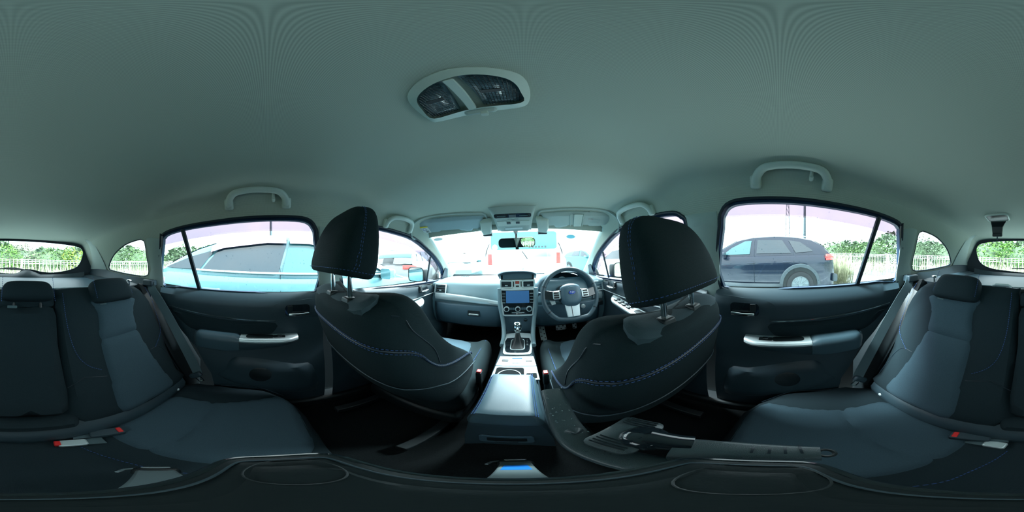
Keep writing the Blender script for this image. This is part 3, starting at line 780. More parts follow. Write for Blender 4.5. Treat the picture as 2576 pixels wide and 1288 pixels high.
# ================================================================ STEERING WHEEL
SW = empty('steering_wheel', (.350, 1.02, -.262), 'black leather flat-bottomed steering wheel with silver spoke and blue oval badge', 'steering wheel')
fs = frame((.350, 1.0, -.262), (1, 0, 0), (0, .42, 1))
def rim(a):
    r = .179; x = r * cos(a); y = r * sin(a)
    return x, max(y, -.152 - .010 * (1 - min(1, abs(x) / .11)) ) if y < -.12 else y
pts = [fs(*rim(2 * pi * k / 64)) for k in range(64)]
r_ = obj('rim', MB().tube(pts, .0148, 12, closed=True), K['leather'], SW)
for a in (20, 160, 215, 325):
    p0 = fs(*rim(radians(a - 1))); p1 = fs(*rim(radians(a + 1)))
    obj('rim_seam', MB().tube([p0, p1], .0153, 12), 'seal', r_)
hub = smooth_poly([(-.066, .028), (-.055, .060), (0, .074), (.055, .060), (.066, .028), (.066, -.03), (.040, -.068), (.0, -.076), (-.040, -.068), (-.066, -.03)], 4)
hb = obj('hub_pad', pillow(hub, lambda a, b, h=0: fs(a, b, h + .012), .022, .035, .012, .035), 'dashlow', SW)
c0 = fs(0, .008, .034); nrm = fs(0, 0, 1) - fs(0, 0, 0)
obj('hub_ring', MB().lathe(c0 - nrm * .004, [(.043, 0), (.043, .0025), (.040, .0035), (.038, .002)], nrm, 36), 'dash', hb)
def ell(a_, b_, n=28, cx=0, cy=0): return [(cx + a_ * cos(2 * pi * k / n), cy + b_ * sin(2 * pi * k / n)) for k in range(n)]
fe = lambda a, b, h=0: fs(a, b + .010, h + .034)
bd = obj('oval_badge', MB().prism(ell(.0245, .0135), fe, 0, .003), 'chrome', hb)
obj('badge_field', MB().prism(ell(.0225, .0117), fe, .003, .0036), 'bluemark', bd)
m = MB()
def star(cx, cy, r): return [(cx + (r if k % 2 == 0 else r * .38) * cos(pi / 2 + k * pi / 4), cy + (r if k % 2 == 0 else r * .38) * .8 * sin(pi / 2 + k * pi / 4)) for k in range(8)]
for cx, cy, r in ((-.009, .0035, .0062), (.004, .0062, .0026), (.013, .003, .0026), (.008, -.002, .0026), (.0005, -.0055, .0026), (.014, -.004, .0026)): m.prism(star(cx, cy, r), fe, .0034, .0042)
m.prism([(-.004, .003), (.020, .0045), (.006, .0005), (.012, -.0025), (-.002, .0)], fe, .0034, .0041)
obj('badge_stars', m, 'label', bd)
for s in (-1, 1):
    sp = [(s * .058, .038), (s * .115, .030), (s * .166, .040), (s * .170, -.018), (s * .118, -.030), (s * .058, -.030)]
    if s < 0: sp.reverse()
    q = obj('spoke', MB().prism(sp, fs, -.010, .010), 'piano', SW, bevel=.005)
    obj('spoke_trim', MB().prism(rrect(.048, .050, .008, cx=s * .094, cy=.002), fs, .009, .014), 'silver', q, bevel=.002)
    for k in range(3): obj('spoke_button', MB().prism(rrect(.032, .011, .002, cx=s * .096, cy=.018 - .0155 * k), fs, .013, .0175), 'darker', q, bevel=.001)
q = obj('spoke', MB().prism([(-.048, -.060), (.048, -.060), (.040, -.145), (-.040, -.145)], fs, -.008, .009), 'silver', SW, bevel=.004)
obj('spoke_groove', MB().prism([(-.010, -.066), (-.006, -.066), (-.006, -.142), (-.010, -.142)], fs, .009, .0098), 'seal', q)
cm = obj('column_shroud', MB().tube([fs(0, 0, -.005), fs(0, .02, -.07), fs(0, .035, -.16)], [.055, .062, .07], 20), 'darker', SW)
obj('stalk', MB().tube([fs(-.05, .01, -.03), fs(-.17, .02, -.035), fs(-.205, .03, -.03)], [.007, .008, .011], 10), 'dashlow', cm)
obj('stalk', MB().tube([fs(.05, .01, -.03), fs(.15, .02, -.035), fs(.185, .03, -.03)], [.007, .008, .010], 10), 'dashlow', cm)
obj('paddle', MB().prism([(-.10, -.05), (-.125, -.055), (-.14, -.02), (-.105, -.02)], fs, -.02, -.015), 'silver', SW)
b = obj('start_button', MB().lathe((.478, 1.128, -.395), [(.017, 0), (.017, .010), (.013, .012), (0, .012)], V(0, -1, .1), 24), 'silver', DB)
obj('dash_switch', MB().box((.625, 1.145, -.395), (.05, .02, .036)), 'darker', DB, bevel=.003)
# pedals
def pedal(name, label, c, w_, h_, tilt, rot=0):
    f = frame(c, (cos(rot), 0, sin(rot)), (-sin(rot) , tilt, cos(rot)))
    P = empty(name, c, label, 'pedal', 'metal pedals')
    obj('pad', MB().prism(rrect(w_, h_, .010), f, -.004, .004), K['silver'], P, bevel=.002)
    m = MB(); nx = max(2, round(w_ / .021)); nz = max(2, round(h_ / .021))
    for i in range(nx):
        for j in range(nz):
            if (i + j) % 2: continue
            c2 = f((i + .5) / nx * w_ - w_ / 2, (j + .5) / nz * h_ - h_ / 2, .004)
            m.lathe(c2, [(.0062, 0), (.0062, .002), (0, .0025)], f(0, 0, 1) - f(0, 0, 0), 10)
    obj('rubber_studs', m, 'darker', P)
    obj('stem', MB().tube([f(0, 0, -.004), f(0, .05, -.06), f(0, .22, -.12)], .008, 8), 'darker', P)
pedal('foot_rest', 'tall perforated silver foot rest, leftmost under the steering wheel', (.205, 1.42, -.735), .052, .165, .55, .12)
pedal('brake_pedal', 'wide perforated silver pedal in the middle under the steering wheel', (.375, 1.44, -.70), .095, .052, .35)
pedal('accelerator_pedal', 'small perforated silver pedal, rightmost under the steering wheel', (.505, 1.44, -.70), .040, .062, .35)
# ================================================================ CENTRE CONSOLE
CN = empty('centre_console', (.0, .7, -.88), 'low centre console with gear lever, cup holder and stitched armrest lid', 'centre console')
rings = []
for y, zt, wt, wb in [(.338, -.590, .082, .098), (.346, -.566, .085, .10), (.40, -.556, .087, .10), (.60, -.552, .088, .105), (.80, -.552, .088, .11), (1.0, -.552, .088, .12), (1.12, -.552, .088, .12)]:
    rings.append([V(.005 - wb, y, -.88), V(.005 - wb * .97, y, -.70), V(.005 - wt, y, zt - .012), V(.005 - wt + .012, y, zt), V(.005 + wt - .012, y, zt), V(.005 + wt, y, zt - .012), V(.005 + wb * .97, y, -.70), V(.005 + wb, y, -.88)])
obj('console_body', MB().loft(rings), 'dark', CN, angle=50)
# armrest lid
lf = lambda a, b, h=0: V(.004 + a, .453 + b, -.535 - .006 * (abs(a) / .08) ** 4 + h)
lid = obj('armrest_lid', pillow(rrect(.166, .262, .018, 5), lf, .034, .030, .012, .014), 'leather', CN)
for s in (-1, 1):
    for q in (.0, .005):
        pts = [lf(s * (.0655 + q), -.12 + .24 * k / 20, .0345 - q * .3) for k in range(21)]
        obj('stitching', dashes(pts, .0009, .004, .003), 'stitch', lid)
# rear face cover with hinged ashtray door
fb_ = frame((.002, .337, -.705), (1, 0, 0), (0, -.03, 1))
obj('rear_cover_frame', MB().prism(rrect(.116, .072, .012), fb_, 0, .004), 'dashlow', CN, bevel=.002)
rc = obj('rear_cover', pillow(rrect(.100, .056, .008), fb_, .007, .006, .012, .001), 'darker', CN)
obj('grip', MB().prism(rrect(.05, .010, .003, cy=-.016), fb_, .006, .010), 'dark', rc, bevel=.002)
# gear lever plate
pf = lambda a, b, h=0: V(.011 + a, .918 + b, -.549 + .02 * b + h)
gp = obj('shift_surround', MB().prism(smooth_poly([(-.077, .13), (.077, .13), (.079, .0), (.072, -.11), (.045, -.128), (-.045, -.128), (-.072, -.11), (-.079, 0)], 2), pf, 0, .007), 'silver', CN, bevel=.003)
obj('shift_plate', MB().prism(smooth_poly([(-.066, .06), (.066, .06), (.066, -.04), (.060, -.098), (.035, -.110), (-.035, -.110), (-.060, -.098), (-.066, -.04)], 2), pf, .007, .0085), 'piano', gp)
obj('shift_ring', MB().tube([pf(a, b - .02, .010) for a, b in rrect(.074, .128, .02)], .003, 6, closed=True), 'silver', gp)
bt = obj('lever_boot', MB().loft([[pf(a * k, b * k - .02 + (1 - k) * .05, h) for a, b in rrect(.070, .122, .02)] for k, h in ((1, .009), (.75, .022), (.5, .040), (.32, .075))]), 'darker', gp)
LV = obj('lever_stem', MB().tube([pf(0, .012, .035), pf(0, .022, .06), pf(0, .028, .09)], [.011, .010, .016], 14), 'silver', CN)
obj('lever_knob', MB().lathe(pf(0, .030, .075), [(.013, 0), (.021, .010), (.026, .032), (.026, .048), (.021, .062), (.012, .069), (0, .070)], V(0, .12, 1), 24), 'chrome', LV)
for k, ch in enumerate('PRND'): text('gear_letter', ch, .011, pf(.053, .030 - .018 * k, .009), (1, 0, 0), (0, 1, 0), 'label', gp)
# switch plate and cup holder
bp_ = obj('switch_plate', MB().prism([(-.079, -.152), (.079, -.152), (.086, -.236), (-.086, -.236)][::-1], pf, .003, .010), 'silver', CN, bevel=.002)
for dx, wd, hh in ((-.050, .030, .018), (.003, .048, .044), (.056, .030, .018)):
    obj('console_switch', MB().prism(rrect(wd, hh, .003, cx=dx, cy=-.192), pf, .008, .013), 'darker' if dx != .003 else 'silver', bp_, bevel=.001)
obj('parking_switch_lamp', MB().prism(rrect(.046, .012, .002, cx=.003, cy=-.176), pf, .012, .0142), 'screen', bp_)
cp = obj('cup_holder_surround', MB().prism([(-.086, -.240), (.086, -.240), (.090, -.345), (-.090, -.345)][::-1], pf, .002, .009), 'dash', CN, bevel=.002)
obj('cup_well', MB().prism(rrect(.112, .098, .012, cx=-.022, cy=-.30), pf, .008, .0096), 'carpet', cp)
obj('cup_ring', MB().tube([pf(-.022 + .044 * cos(2 * pi * k / 32), -.315 + .044 * sin(2 * pi * k / 32), .011) for k in range(32)], .0022, 6, closed=True), 'silver', cp)
obj('coin_tray', MB().prism(rrect(.036, .036, .006, cx=.062, cy=-.264), pf, .008, .0105), 'silver', cp, bevel=.001)
obj('coin_tray', MB().prism(rrect(.040, .040, .006, cx=.062, cy=-.315), pf, .008, .0096), 'carpet', cp)

# ================================================================ FRONT SEATS
def front_seat(cx, mir, dy, dz, hy, hz, label):
    # built for the right-hand seat (inner side = -x); mirrored for the left
    rec = .11 if mir else 0      # the passenger backrest leans back a little more
    Tc = lambda p: V((-1 if mir else 1) * (p[0]) + cx, p[1], p[2])
    T = lambda p: V((-1 if mir else 1) * (p[0]) + cx, p[1] + dy - rec * (p[2] + .16), p[2] + dz + rec * (p[1] - .2))
    S = empty('bucket_seat', (cx, .6 + dy, -.88), label, 'car seat', 'front seats')
    ring_spec = [  # z, y back, y bolster front, y centre front, half width, back roundness
        (-.70, .385, .56, .50, .215), (-.64, .345, .62, .50, .235), (-.56, .290, .62, .47, .242), (-.49, .250, .575, .445, .244), (-.42, .222, .505, .41, .243),
        (-.36, .203, .445, .38, .240), (-.30, .190, .400, .35, .237), (-.25, .180, .372, .325, .232), (-.20, .175, .348, .30, .222), (-.165, .176, .325, .28, .205), (-.140, .182, .298, .262, .178)]
    rings = []
    for i, (z, yb, yf, yc, hw) in enumerate(ring_spec):
        top = max(0, (z + .22) / .08)
        prof = [(0, yb, 0), (.45, yb + .001, 0), (.78, yb + .010, 0), (.94, yb + .034, 0), (1.0, yb + .085, .0), (1.0, yb + .55 * (yf - yb), .004), (.965, yf - .022, .010), (.89, yf, .012), (.79, yf - .014, .008), (.66, yc + .012, 0), (.40, yc, -.004), (0, yc - .004, -.006)]
        r = []
        for f, y, up in prof:
            zz = z + (up * 1.6 - .028 * (1 - f) ** 1.0 * top if top > 0 else 0) * 1
            r.append((f * hw, y, zz))
        full = r + [(-a, b, c) for a, b, c in reversed(r[1:-1])]
        rings.append([T(p) for p in full])
    m = MB().loft(rings)
    b = obj('backrest', m, 'fabric2', S, subsurf=2)
    def surf(a, z, out=.0015):     # point on the back/side shell: a = angle-like 0 back centre .. 1 bolster front, negative = inner side
        i = 0
        while i < len(ring_spec) - 2 and z > ring_spec[i + 1][0]: i += 1
        r0, r1 = ring_spec[i], ring_spec[i + 1]; u = (z - r0[0]) / (r1[0] - r0[0]); z_, yb, yf, yc, hw = [p + (q - p) * u for p, q in zip(r0, r1)]
        pr_ = [(0, yb), (.45, yb + .001), (.78, yb + .010), (.94, yb + .034), (1.0, yb + .085), (1.0, yb + .55 * (yf - yb)), (.965, yf - .022), (.89, yf)]
        pr_ = smooth_poly(pr_, 6, False); k = min(abs(a), .9999) * (len(pr_) - 1); q = int(k); k -= q
        x = pr_[q][0] + (pr_[q + 1][0] - pr_[q][0]) * k; y = pr_[q][1] + (pr_[q + 1][1] - pr_[q][1]) * k
        c = V(0, (yb + yf) / 2, 0); p = V(math.copysign(x * hw, a), y, z); n = (V(p.x, p.y, 0) - V(0, c.y, 0)).normalized()
        return T(p + n * (out - .0035 * (1 if abs(x) > .9 and abs(a) < .6 else .3)))
    # twin-stitched seam that sweeps round the back and down the inner flank
    SA = [(-.96, -.53), (-.86, -.47), (-.74, -.39), (-.64, -.315), (-.54, -.265), (-.42, -.240), (-.25, -.232), (0, -.232), (.25, -.232), (.42, -.236), (.56, -.25), (.7, -.29), (.85, -.38)]
    sm = smooth_poly(SA, 5, False)
    for off in (-.006, .006):
        obj('stitching', dashes([surf(a, z + off, .0022) for a, z in sm], .0008, .0055, .004), 'stitch', b)
    obj('piping', MB().tube([surf(a, z, .0005) for a, z in sm], .0028, 6), 'seal', b)
    # lower panel edge
    SB = smooth_poly([(-.92, -.60), (-.7, -.50), (-.55, -.43), (-.4, -.395), (-.2, -.385), (0, -.383), (.3, -.388), (.5, -.42), (.7, -.50)], 4, False)
    obj('shell_edge', MB().tube([surf(a, z, .0015) for a, z in SB], .0018, 6), 'dark', b)
    # inner crease of the bolster
    SCR = smooth_poly([(-.50, -.165), (-.62, -.185), (-.72, -.225), (-.76, -.29), (-.72, -.35)], 5, False)
    obj('seam', MB().tube([surf(a, z, .0008) for a, z in SCR], .0014, 5), 'seal', b)
    # top ribbed panel
    hwt = .125
    tp = [T(V(0, 0, 0))]
    fT = lambda a, c, h=0: T(V(a, c, -.1665 + .012 * (abs(a) / .12) ** 2 + .12 * (c - .2) * -1 * .0 + .25 * (c - .20) + h))
    tpan = pillow(smooth_poly([(-.155, .196), (-.06, .190), (.06, .190), (.155, .196), (.135, .262), (.06, .275), (-.06, .275), (-.135, .262)], 3), fT, .010, .025, .015, .03)
    obj('top_panel', tpan, 'mesh', b)
    # headrest
    hr = empty('headrest', (0, 0, 0)); hr.location = (0, 0, 0); hr.parent = S; WL[hr.name] = WL[S.name]
    Th = lambda p: T(V(p.x, p.y + hy, p.z + hz))
    specs = [(-.084, .100, .185, .240), (-.081, .126, .168, .258), (-.068, .137, .162, .272), (-.035, .138, .172, .286), (.0, .136, .187, .297), (.030, .132, .206, .303), (.056, .124, .224, .306), (.076, .109, .240, .304), (.089, .082, .252, .298), (.093, .04, .264, .288)]
    tilt = lambda y, y0, z: -.34 * (y - y0) * max(0, min(1, (.06 - z) / .10))
    rs = []
    for z, rx, y0, y1 in specs: rs.append([Th(V(p.x, p.y, p.z + tilt(p.y, y0, z))) for p in superring(0, 0, z, rx, y0, y1, 4.4, 32)])
    hc = obj('headrest_cushion', MB().loft(rs), 'fabric2', hr, subsurf=1)
    def hs(t, z, out=.001):   # on the headrest surface
        for (z0, rx0, a0, b0), (z1, rx1, a1, b1) in zip(specs, specs[1:]):
            if z <= z1 or z1 == specs[-1][0]:
                u = max(0, min(1, (z - z0) / (z1 - z0))); rx = rx0 + (rx1 - rx0) * u; y0 = a0 + (a1 - a0) * u; y1 = b0 + (b1 - b0) * u; break
        c, s_ = cos(t), sin(t); n = 4.4
        p = V(rx * math.copysign(abs(c) ** (2 / n), c), (y0 + y1) / 2 + (y1 - y0) / 2 * math.copysign(abs(s_) ** (2 / n), s_), z)
        d_ = V(p.x / rx, (p.y - (y0 + y1) / 2) / ((y1 - y0) / 2), 0); d_ = V(abs(d_.x) ** 3 * math.copysign(1, d_.x), abs(d_.y) ** 3 * math.copysign(1, d_.y), 0).normalized(); p.z += tilt(p.y, y0, z); return Th(p + d_ * out)
    for si in (-1, 1):
        for o_ in (0, .007):
            def on(z, o_=o_, si=si):
                best = min((hs((pi if si < 0 else 2 * pi) + q * .01 * (1 if si < 0 else -1), z, .0015) for q in range(0, 150, 4)), key=lambda p: abs((p - T(V(0, 0, 0))).x * 0 + abs(p.y - Th(V(0, .205 + .35 * (z + .06) + o_, 0)).y)))
                return best
            obj('stitching', dashes([on(-.060 + .145 * k / 16) for k in range(17)], .0007, .005, .004), 'stitch', hc)
    obj('stitching', dashes([hs(pi - .35 + (pi + .7) * k / 60, -.064, .0018) for k in range(61)], .0007, .005, .004), 'stitch', hc)
    for k, px in enumerate((-.057, .057)):
        p0 = T(V(px, .222, -.175)); p1 = Th(V(px, .228, -.085))
        obj('post', MB().tube([p0, (p0 + p1) / 2, p1], .0072, 14), 'chrome', hr)
        c = T(V(px, .222, -.151)); pc = obj('post_collar', MB().box(c, (.044, .034, .016), taper=.8), 'darker', b, bevel=.004)
    # cushion
    cr = []
    for y, zt, zb_, hw in [(.44, -.60, -.74, .235), (.50, -.585, -.76, .245), (.60, -.572, -.78, .25), (.74, -.562, -.79, .252), (.86, -.555, -.79, .25), (.94, -.560, -.78, .24), (.98, -.585, -.76, .225), (.995, -.65, -.74, .20)]:
        pr_ = [(0, zt - .006), (.55, zt - .004), (.66, zt + .004), (.80, zt + .026), (.92, zt + .022), (1.0, zt - .02), (1.0, zt - .09), (.93, zb_), (0, zb_)]
        r = [(f * hw, y, z) for f, z in pr_]; full = r + [(-a, b_, c) for a, b_, c in reversed(r[1:-1])]
        cr.append([Tc(p) for p in full])
    cu = obj('cushion', MB().loft(cr), 'fabric2', S, subsurf=2)
    obj('cushion_insert', pillow(smooth_poly([(-.135, .45), (.135, .45), (.15, .70), (.14, .93), (-.14, .93), (-.15, .70)], 3), lambda a, c, h=0: Tc(V(a, c, -.580 + h + .01 * sin(pi * (c - .45) / .5))), .018, .05, .01, .02), 'insert', cu)
    for si in (-1, 1):
        obj('stitching', dashes([Tc(V(si * .205, .50 + .44 * k / 20, -.540 + .006 * sin(pi * k / 20))) for k in range(21)], .0011, .006, .004), 'stitch', cu)
    # valance, rails
    obj('seat_base', MB().box(Tc(V(0, .70, -.80)), (.44, .48, .08)), 'darker', S, bevel=.02)
    for si in (-1, 1): obj('seat_rail', MB().box(Tc(V(si * .17, .62, -.865)), (.035, .72, .03)), 'darker', S, bevel=.004)
    return S
FSR = front_seat(.374, False, 0, 0, 0, -.006, 'black fabric front seat behind the steering wheel, blue stitching, low headrest')
FSL = front_seat(-.382, True, -.012, .041, .004, .010, 'black fabric front passenger seat before the glove box, headrest raised on chrome posts')
# buckles beside the console
for s, cxx in ((1, .125), (-1, -.125)):
    B = empty('front_belt_buckle', (cxx, .60, -.60), 'red-buttoned belt buckle standing between console and %s seat' % ('driver' if s > 0 else 'front passenger'), 'seat belt buckle', 'front belt buckles')
    m = MB().box((cxx, .60, -.565), (.022, .030, .07)); obj('buckle_body', m, 'darker', B, bevel=.004)
    obj('release_button', MB().box((cxx, .60, -.527), (.017, .022, .01)), 'red', B, bevel=.002)
    obj('buckle_stalk', MB().tube([(cxx, .60, -.60), (cxx, .62, -.72)], .009, 8), 'darker', B)

# ================================================================ REAR BENCH
RB = empty('rear_bench_seat', (0, -.1, -.88), 'wide dark rear bench with three headrests and slate centre panels', 'rear bench seat')
XA, YA = (1, 0, 0), (0, -.48, .877)
bo = V(0, -.62, -.15)                      # plane of the backrest, s = distance down from its top edge
def bk(x, s, h=0): return bo + V(0, .48, -.877) * s + V(x, 0, 0) + V(0, .877, .48) * h
# main backrest halves
def wide(s): return .61 - .0 * s
R_side = smooth_poly([(.118, -.012), (.13, -.028), (.30, -.03), (.50, -.022), (.56, 0), (.60, .05), (.618, .13), (.612, .20), (.60, .35), (.59, .50), (.575, .58), (.12, .575), (.105, .40), (.112, .15)], 2)
for s, nm in ((1, 'backrest'), (-1, 'backrest')):
    f = (lambda a, b, h=0, s=s: bk(s * a, b, h - .018))
    o = obj(nm, pillow(R_side, f, .030, .045, .035, .10), 'fabric', RB)
    ins = smooth_poly([(.262, .03), (.49, .045), (.468, .12), (.457, .21), (.478, .36), (.497, .47), (.500, .550), (.36, .553), (.236, .548), (.244, .40), (.252, .21), (.272, .10)], 3)
    g = lambda p: .011 * math.exp(-((p[1] - .214 + .01 * (p[0] - .25)) / .009) ** 2)
    i_ = obj('insert_panel', pillow(ins, lambda a, b, h=0, s=s: bk(s * a, b, h + .004), .020, .035, .016, .022, groove=g), 'insert', o)
    sw = smooth_poly([(.592, .01), (.606, .07), (.604, .131), (.585, .252), (.505, .325)], 6, False)
    obj('stitching', dashes([bk(s * a, b, .0135) for a, b in sw], .0011, .005, .0035), 'stitch', o)
    sw = smooth_poly([(.143, .0), (.145, .143), (.160, .245), (.19, .30), (.235, .333)], 6, False)
    obj('stitching', dashes([bk(s * a, b, .0135) for a, b in sw], .0011, .005, .0035), 'stitch', o)
    obj('seam', MB().tube([bk(s * a, b, .0125) for a, b in [(.11, .375), (.17, .345), (.245, .365)]], .0012, 5), 'seal', o)
    obj('seam', MB().tube([bk(s * a, b, .0125) for a, b in smooth_poly([(.475, .325), (.53, .33), (.56, .40), (.57, .50)], 4, False)], .0014, 5), 'seal', o)
# fold-down centre armrest section
c_ = smooth_poly([(-.104, .055), (0, .050), (.104, .055), (.106, .20), (.103, .478), (0, .486), (-.103, .478), (-.106, .20)], 3)
ce = obj('centre_armrest', pillow(c_, lambda a, b, h=0: bk(a, b, h - .006), .028, .025, .025, .05), 'fabric', RB)
obj('centre_top', pillow(rrect(.222, .056, .012, cx=0, cy=.018), lambda a, b, h=0: bk(a, b, h - .010), .022, .02, .02, .05), 'fabric', RB)
obj('centre_lower', pillow(rrect(.25, .062, .012, cx=0, cy=.535), lambda a, b, h=0: bk(a, b, h - .006), .036, .03, .02, .05), 'fabric', RB)
obj('fold_gap', MB().box(bk(0, .26, -.03), (.225, .02, .55), Matrix.Rotation(radians(29), 3, 'X')), 'carpet', RB)
obj('pull_strap', MB().prism(rrect(.035, .01, .002), lambda a, b, h=0: bk(.05 + a, .052 + b, .018 + h), 0, .003), 'belt', ce)
# headrests
for hx, w2, nm in ((.367, .098, 0), (-.367, .098, 0), (-.006, .098, 1)):
    rs = []
    for s_, hw, d0, d1 in ([(-.050, .070, -.02, .03), (-.046, .088, -.040, .045), (-.028, .097, -.050, .056), (.005, .103, -.045, .060), (.040, .106, -.035, .060), (.055, .100, -.02, .048), (.059, .08, -.005, .03)] if nm == 0 else [(-.048, .065, -.02, .03), (-.044, .085, -.038, .040), (-.025, .097, -.045, .050), (0, .102, -.04, .054), (.022, .102, -.03, .050), (.030, .085, -.01, .03)]):
        r = []
        for k in range(28):
            a = 2 * pi * k / 28; c, q = cos(a), sin(a); n = 3.2
            r.append(bk(hx + hw * math.copysign(abs(c) ** (2 / n), c), s_, (d0 + d1) / 2 + (d1 - d0) / 2 * math.copysign(abs(q) ** (2 / n), q) + .004))
        rs.append(r)
    h = obj('headrest', MB().loft(rs), 'fabric', RB, subsurf=1)
    for q in (-1, 1):
        if nm == 0 or q: obj('stitching', dashes([bk(hx + q * .094, -.055 + .095 * k / 10, .048) for k in range(11)], .0009, .005, .003), 'stitch', h)
        obj('post', MB().tube([bk(hx + q * .05, -.02, 0), bk(hx + q * .05, .12, -.01)], .006, 8), 'darker', h)
    if nm == 0: obj('label_tab', MB().box(bk(hx + .06, .062, .024), (.03, .004, .006)), 'belt', h)
# cushion: one moulded bench
ed = [(-.60, -.40), (-.66, -.30), (-.686, -.20), (-.68, -.08), (-.655, .0), (-.60, .06), (-.53, .10), (-.45, .118), (-.33, .119), (-.20, .106), (-.10, .092), (0, .088), (.10, .092), (.20, .106), (.33, .119), (.45, .118), (.53, .11), (.60, .07), (.665, .0), (.70, -.07), (.70, -.20), (.66, -.30), (.60, -.40)]
cush = obj('cushion', pillow(ed, lambda a, b, h=0: V(a, b, -.742 + h + .0 * a), .040, .055, .04, .115), 'fabric', RB)
for s in (-1, 1):
    ins = smooth_poly([(.16, -.30), (.155, -.17), (.155, -.07), (.185, .03), (.26, .088), (.40, .10), (.52, .088), (.585, .04), (.562, -.04), (.515, -.17), (.49, -.335), (.35, -.36), (.2, -.35)], 3)
    g = lambda p: .010 * math.exp(-((p[1] + .168 + .02 * abs(p[0] - .34) / .18) / .010) ** 2)
    obj('insert_panel', pillow(ins, lambda a, b, h=0, s=s: V(s * a, b, -.714 + h), .024, .04, .015, .022, groove=g), 'insert', cush)
    sw = smooth_poly([(.085, -.27), (.106, -.17), (.109, -.10), (.13, -.03), (.16, .03)], 5, False)
    obj('stitching', dashes([V(s * a, b, -.7005) for a, b in sw], .0011, .005, .0035), 'stitch', cush)
    obj('seam', MB().tube([V(s * a, b, -.702) for a, b in smooth_poly([(.585, .06), (.66, -.05), (.645, -.2)], 5, False)], .0016, 5), 'seal', cush)
# moulded strip where backrest meets cushion, with studs
m = MB(); rr = []
for j in range(29):
    x = -.58 + 1.16 * j / 28; e = .028 * (abs(x) < .13)
    y = -.385 + .03 * (1 - abs(x) / .6) + .0
    rr.append([V(x, y, -.62), V(x, y + .028, -.640), V(x, y + .045, -.668), V(x, y + .042, -.70), V(x, y + .02, -.73)])
st = obj('lower_moulding', MB().loft(rr, cap=False, closed=False), 'dark', RB)
for s in (-1, 1):
    for px, py in ((.512, -.352), (.232, -.352)):
        obj('stud', MB().lathe((s * px, py + .014, -.672), [(.0085, 0), (.008, .003), (.004, .005), (0, .0055)], V(0, .75, .6), 16), 'silver', st)
# folding-seat release knob and child-seat anchor on the top edge
for s in (-1, 1):
    obj('release_knob', MB().lathe(bk(s * .525, -.025, -.03), [(.005, 0), (.005, .02), (.014, .022), (.014, .028), (.008, .032), (0, .033)], V(0, 0, 1), 18), 'chrome', RB)
if 1:
    f = lambda a, b, h=0: V(.195 + a, -.672 + h, -.158 + b)
    m = MB().tube([f(a, b) for a, b in [(-.040, -.018), (.040, -.018), (.045, -.010), (.036, .026), (.028, .030), (-.028, .030), (-.036, .026), (-.045, -.010)]], .0055, 8, closed=True)
    obj('release_handle', m, 'silver', RB)
# side pads between bench and door
for s, nm in ((-1, 'left'), (1, 'right')):
    side = [(.605, -.03), (.66, -.02), (.70, .10), (.71, .30), (.70, .56), (.60, .56), (.612, .30), (.62, .10)]
    m = pillow(side, lambda a, b, h=0, s=s: bk(s * a, b, h - .035), .02, .03, .03, .12)
    tag(obj('trim_wheel_arch_' + nm, m, 'darker'), kind='structure')
    m = MB().loft([[V(s * .60, -.34, -.86), V(s * .74, -.34, -.86), V(s * .74, -.34, -.60), V(s * .60, -.34, -.66)], [V(s * .60, -.62, -.86), V(s * .76, -.62, -.86), V(s * .76, -.62, -.14), V(s * .60, -.62, -.2)]])
    tag(obj('trim_body_side_' + nm, m, 'darker'), kind='structure')
    # seat belts
    B = empty('rear_seat_belt', (s * .6, -.45, -.66), 'grey belt hanging beside the rear door with the %s parked outside' % ('light blue car' if s < 0 else 'navy off-roader'), 'seat belt')
    P = [V(s * .655, -.615, -.128), V(s * .632, -.585, -.165), V(s * .628, -.52, -.235), V(s * .625, -.44, -.34), V(s * .618, -.36, -.47), V(s * .605, -.30, -.580), V(s * .600, -.293, -.615)]
    P = smooth_poly([tuple(p) for p in P], 4, False); rr = []
    for k, p in enumerate(P):
        p = V(*p); wv = V(s * .35, .9, .25).normalized() * .0235; wv = V(s * .25, .75, .6).normalized() * .0235; rr.append([p - wv, p + wv, p + wv + V(-s * .0015, 0, 0), p - wv + V(-s * .0015, 0, 0)])
    obj('webbing', MB().loft(rr), 'belt', B)
    t = V(s * .598, -.300, -.612)
    R_ = Matrix.Rotation(radians(40), 3, 'X')
    tg_ = obj('tongue_cover', MB().box(t, (.022, .066, .030), R_), 'dark', B, bevel=.009, seg=3)
    m = MB().tube([t + R_ @ V(0, a, b - .030) for a, b in rrect(.026, .030, .004)], .003, 6, closed=True)
    obj('tongue', m, 'chrome', tg_)
    g = obj('belt_guide', MB().box((s * .655, -.625, -.135), (.05, .07, .035)), 'dark', B, bevel=.006)
# buckles lying on the bench
def buckle(x, y, z, dx, dy, label, flat=False, w_=.034, redend=True):
    B = empty('rear_belt_buckle', (x, y, z), label, 'seat belt buckle')
    d = V(dx, dy, 0); L_ = d.length; d.normalize(); n = V(-d.y, d.x, 0)
    f = lambda a, b, h=0: V(x, y, z) + d * a + n * b + V(0, 0, h)
    obj('buckle_body', MB().prism(rrect(L_, w_, .007, cx=L_ / 2), f, 0, .022 if not flat else .016), 'silver' if flat else 'dark', B, bevel=.004)
    if redend: obj('release_button', MB().prism(rrect(.013, w_ * .75, .003, cx=-.0005 if flat else .012), f, .004, .0245 if not flat else .0185), 'red', B, bevel=.002)
    obj('buckle_strap', MB().loft([[f(L_ - .005, -.014, .004), f(L_ - .005, .014, .004), f(L_ - .005, .014, .012), f(L_ - .005, -.014, .012)], [f(L_ + .035, -.016, -.002), f(L_ + .035, .016, -.002), f(L_ + .035, .016, .006), f(L_ + .035, -.016, .006)]]), 'belt', B)
buckle(.212, -.300, -.692, -.085, -.018, 'dark belt buckle with red button beside the seat on the navy off-roader side')
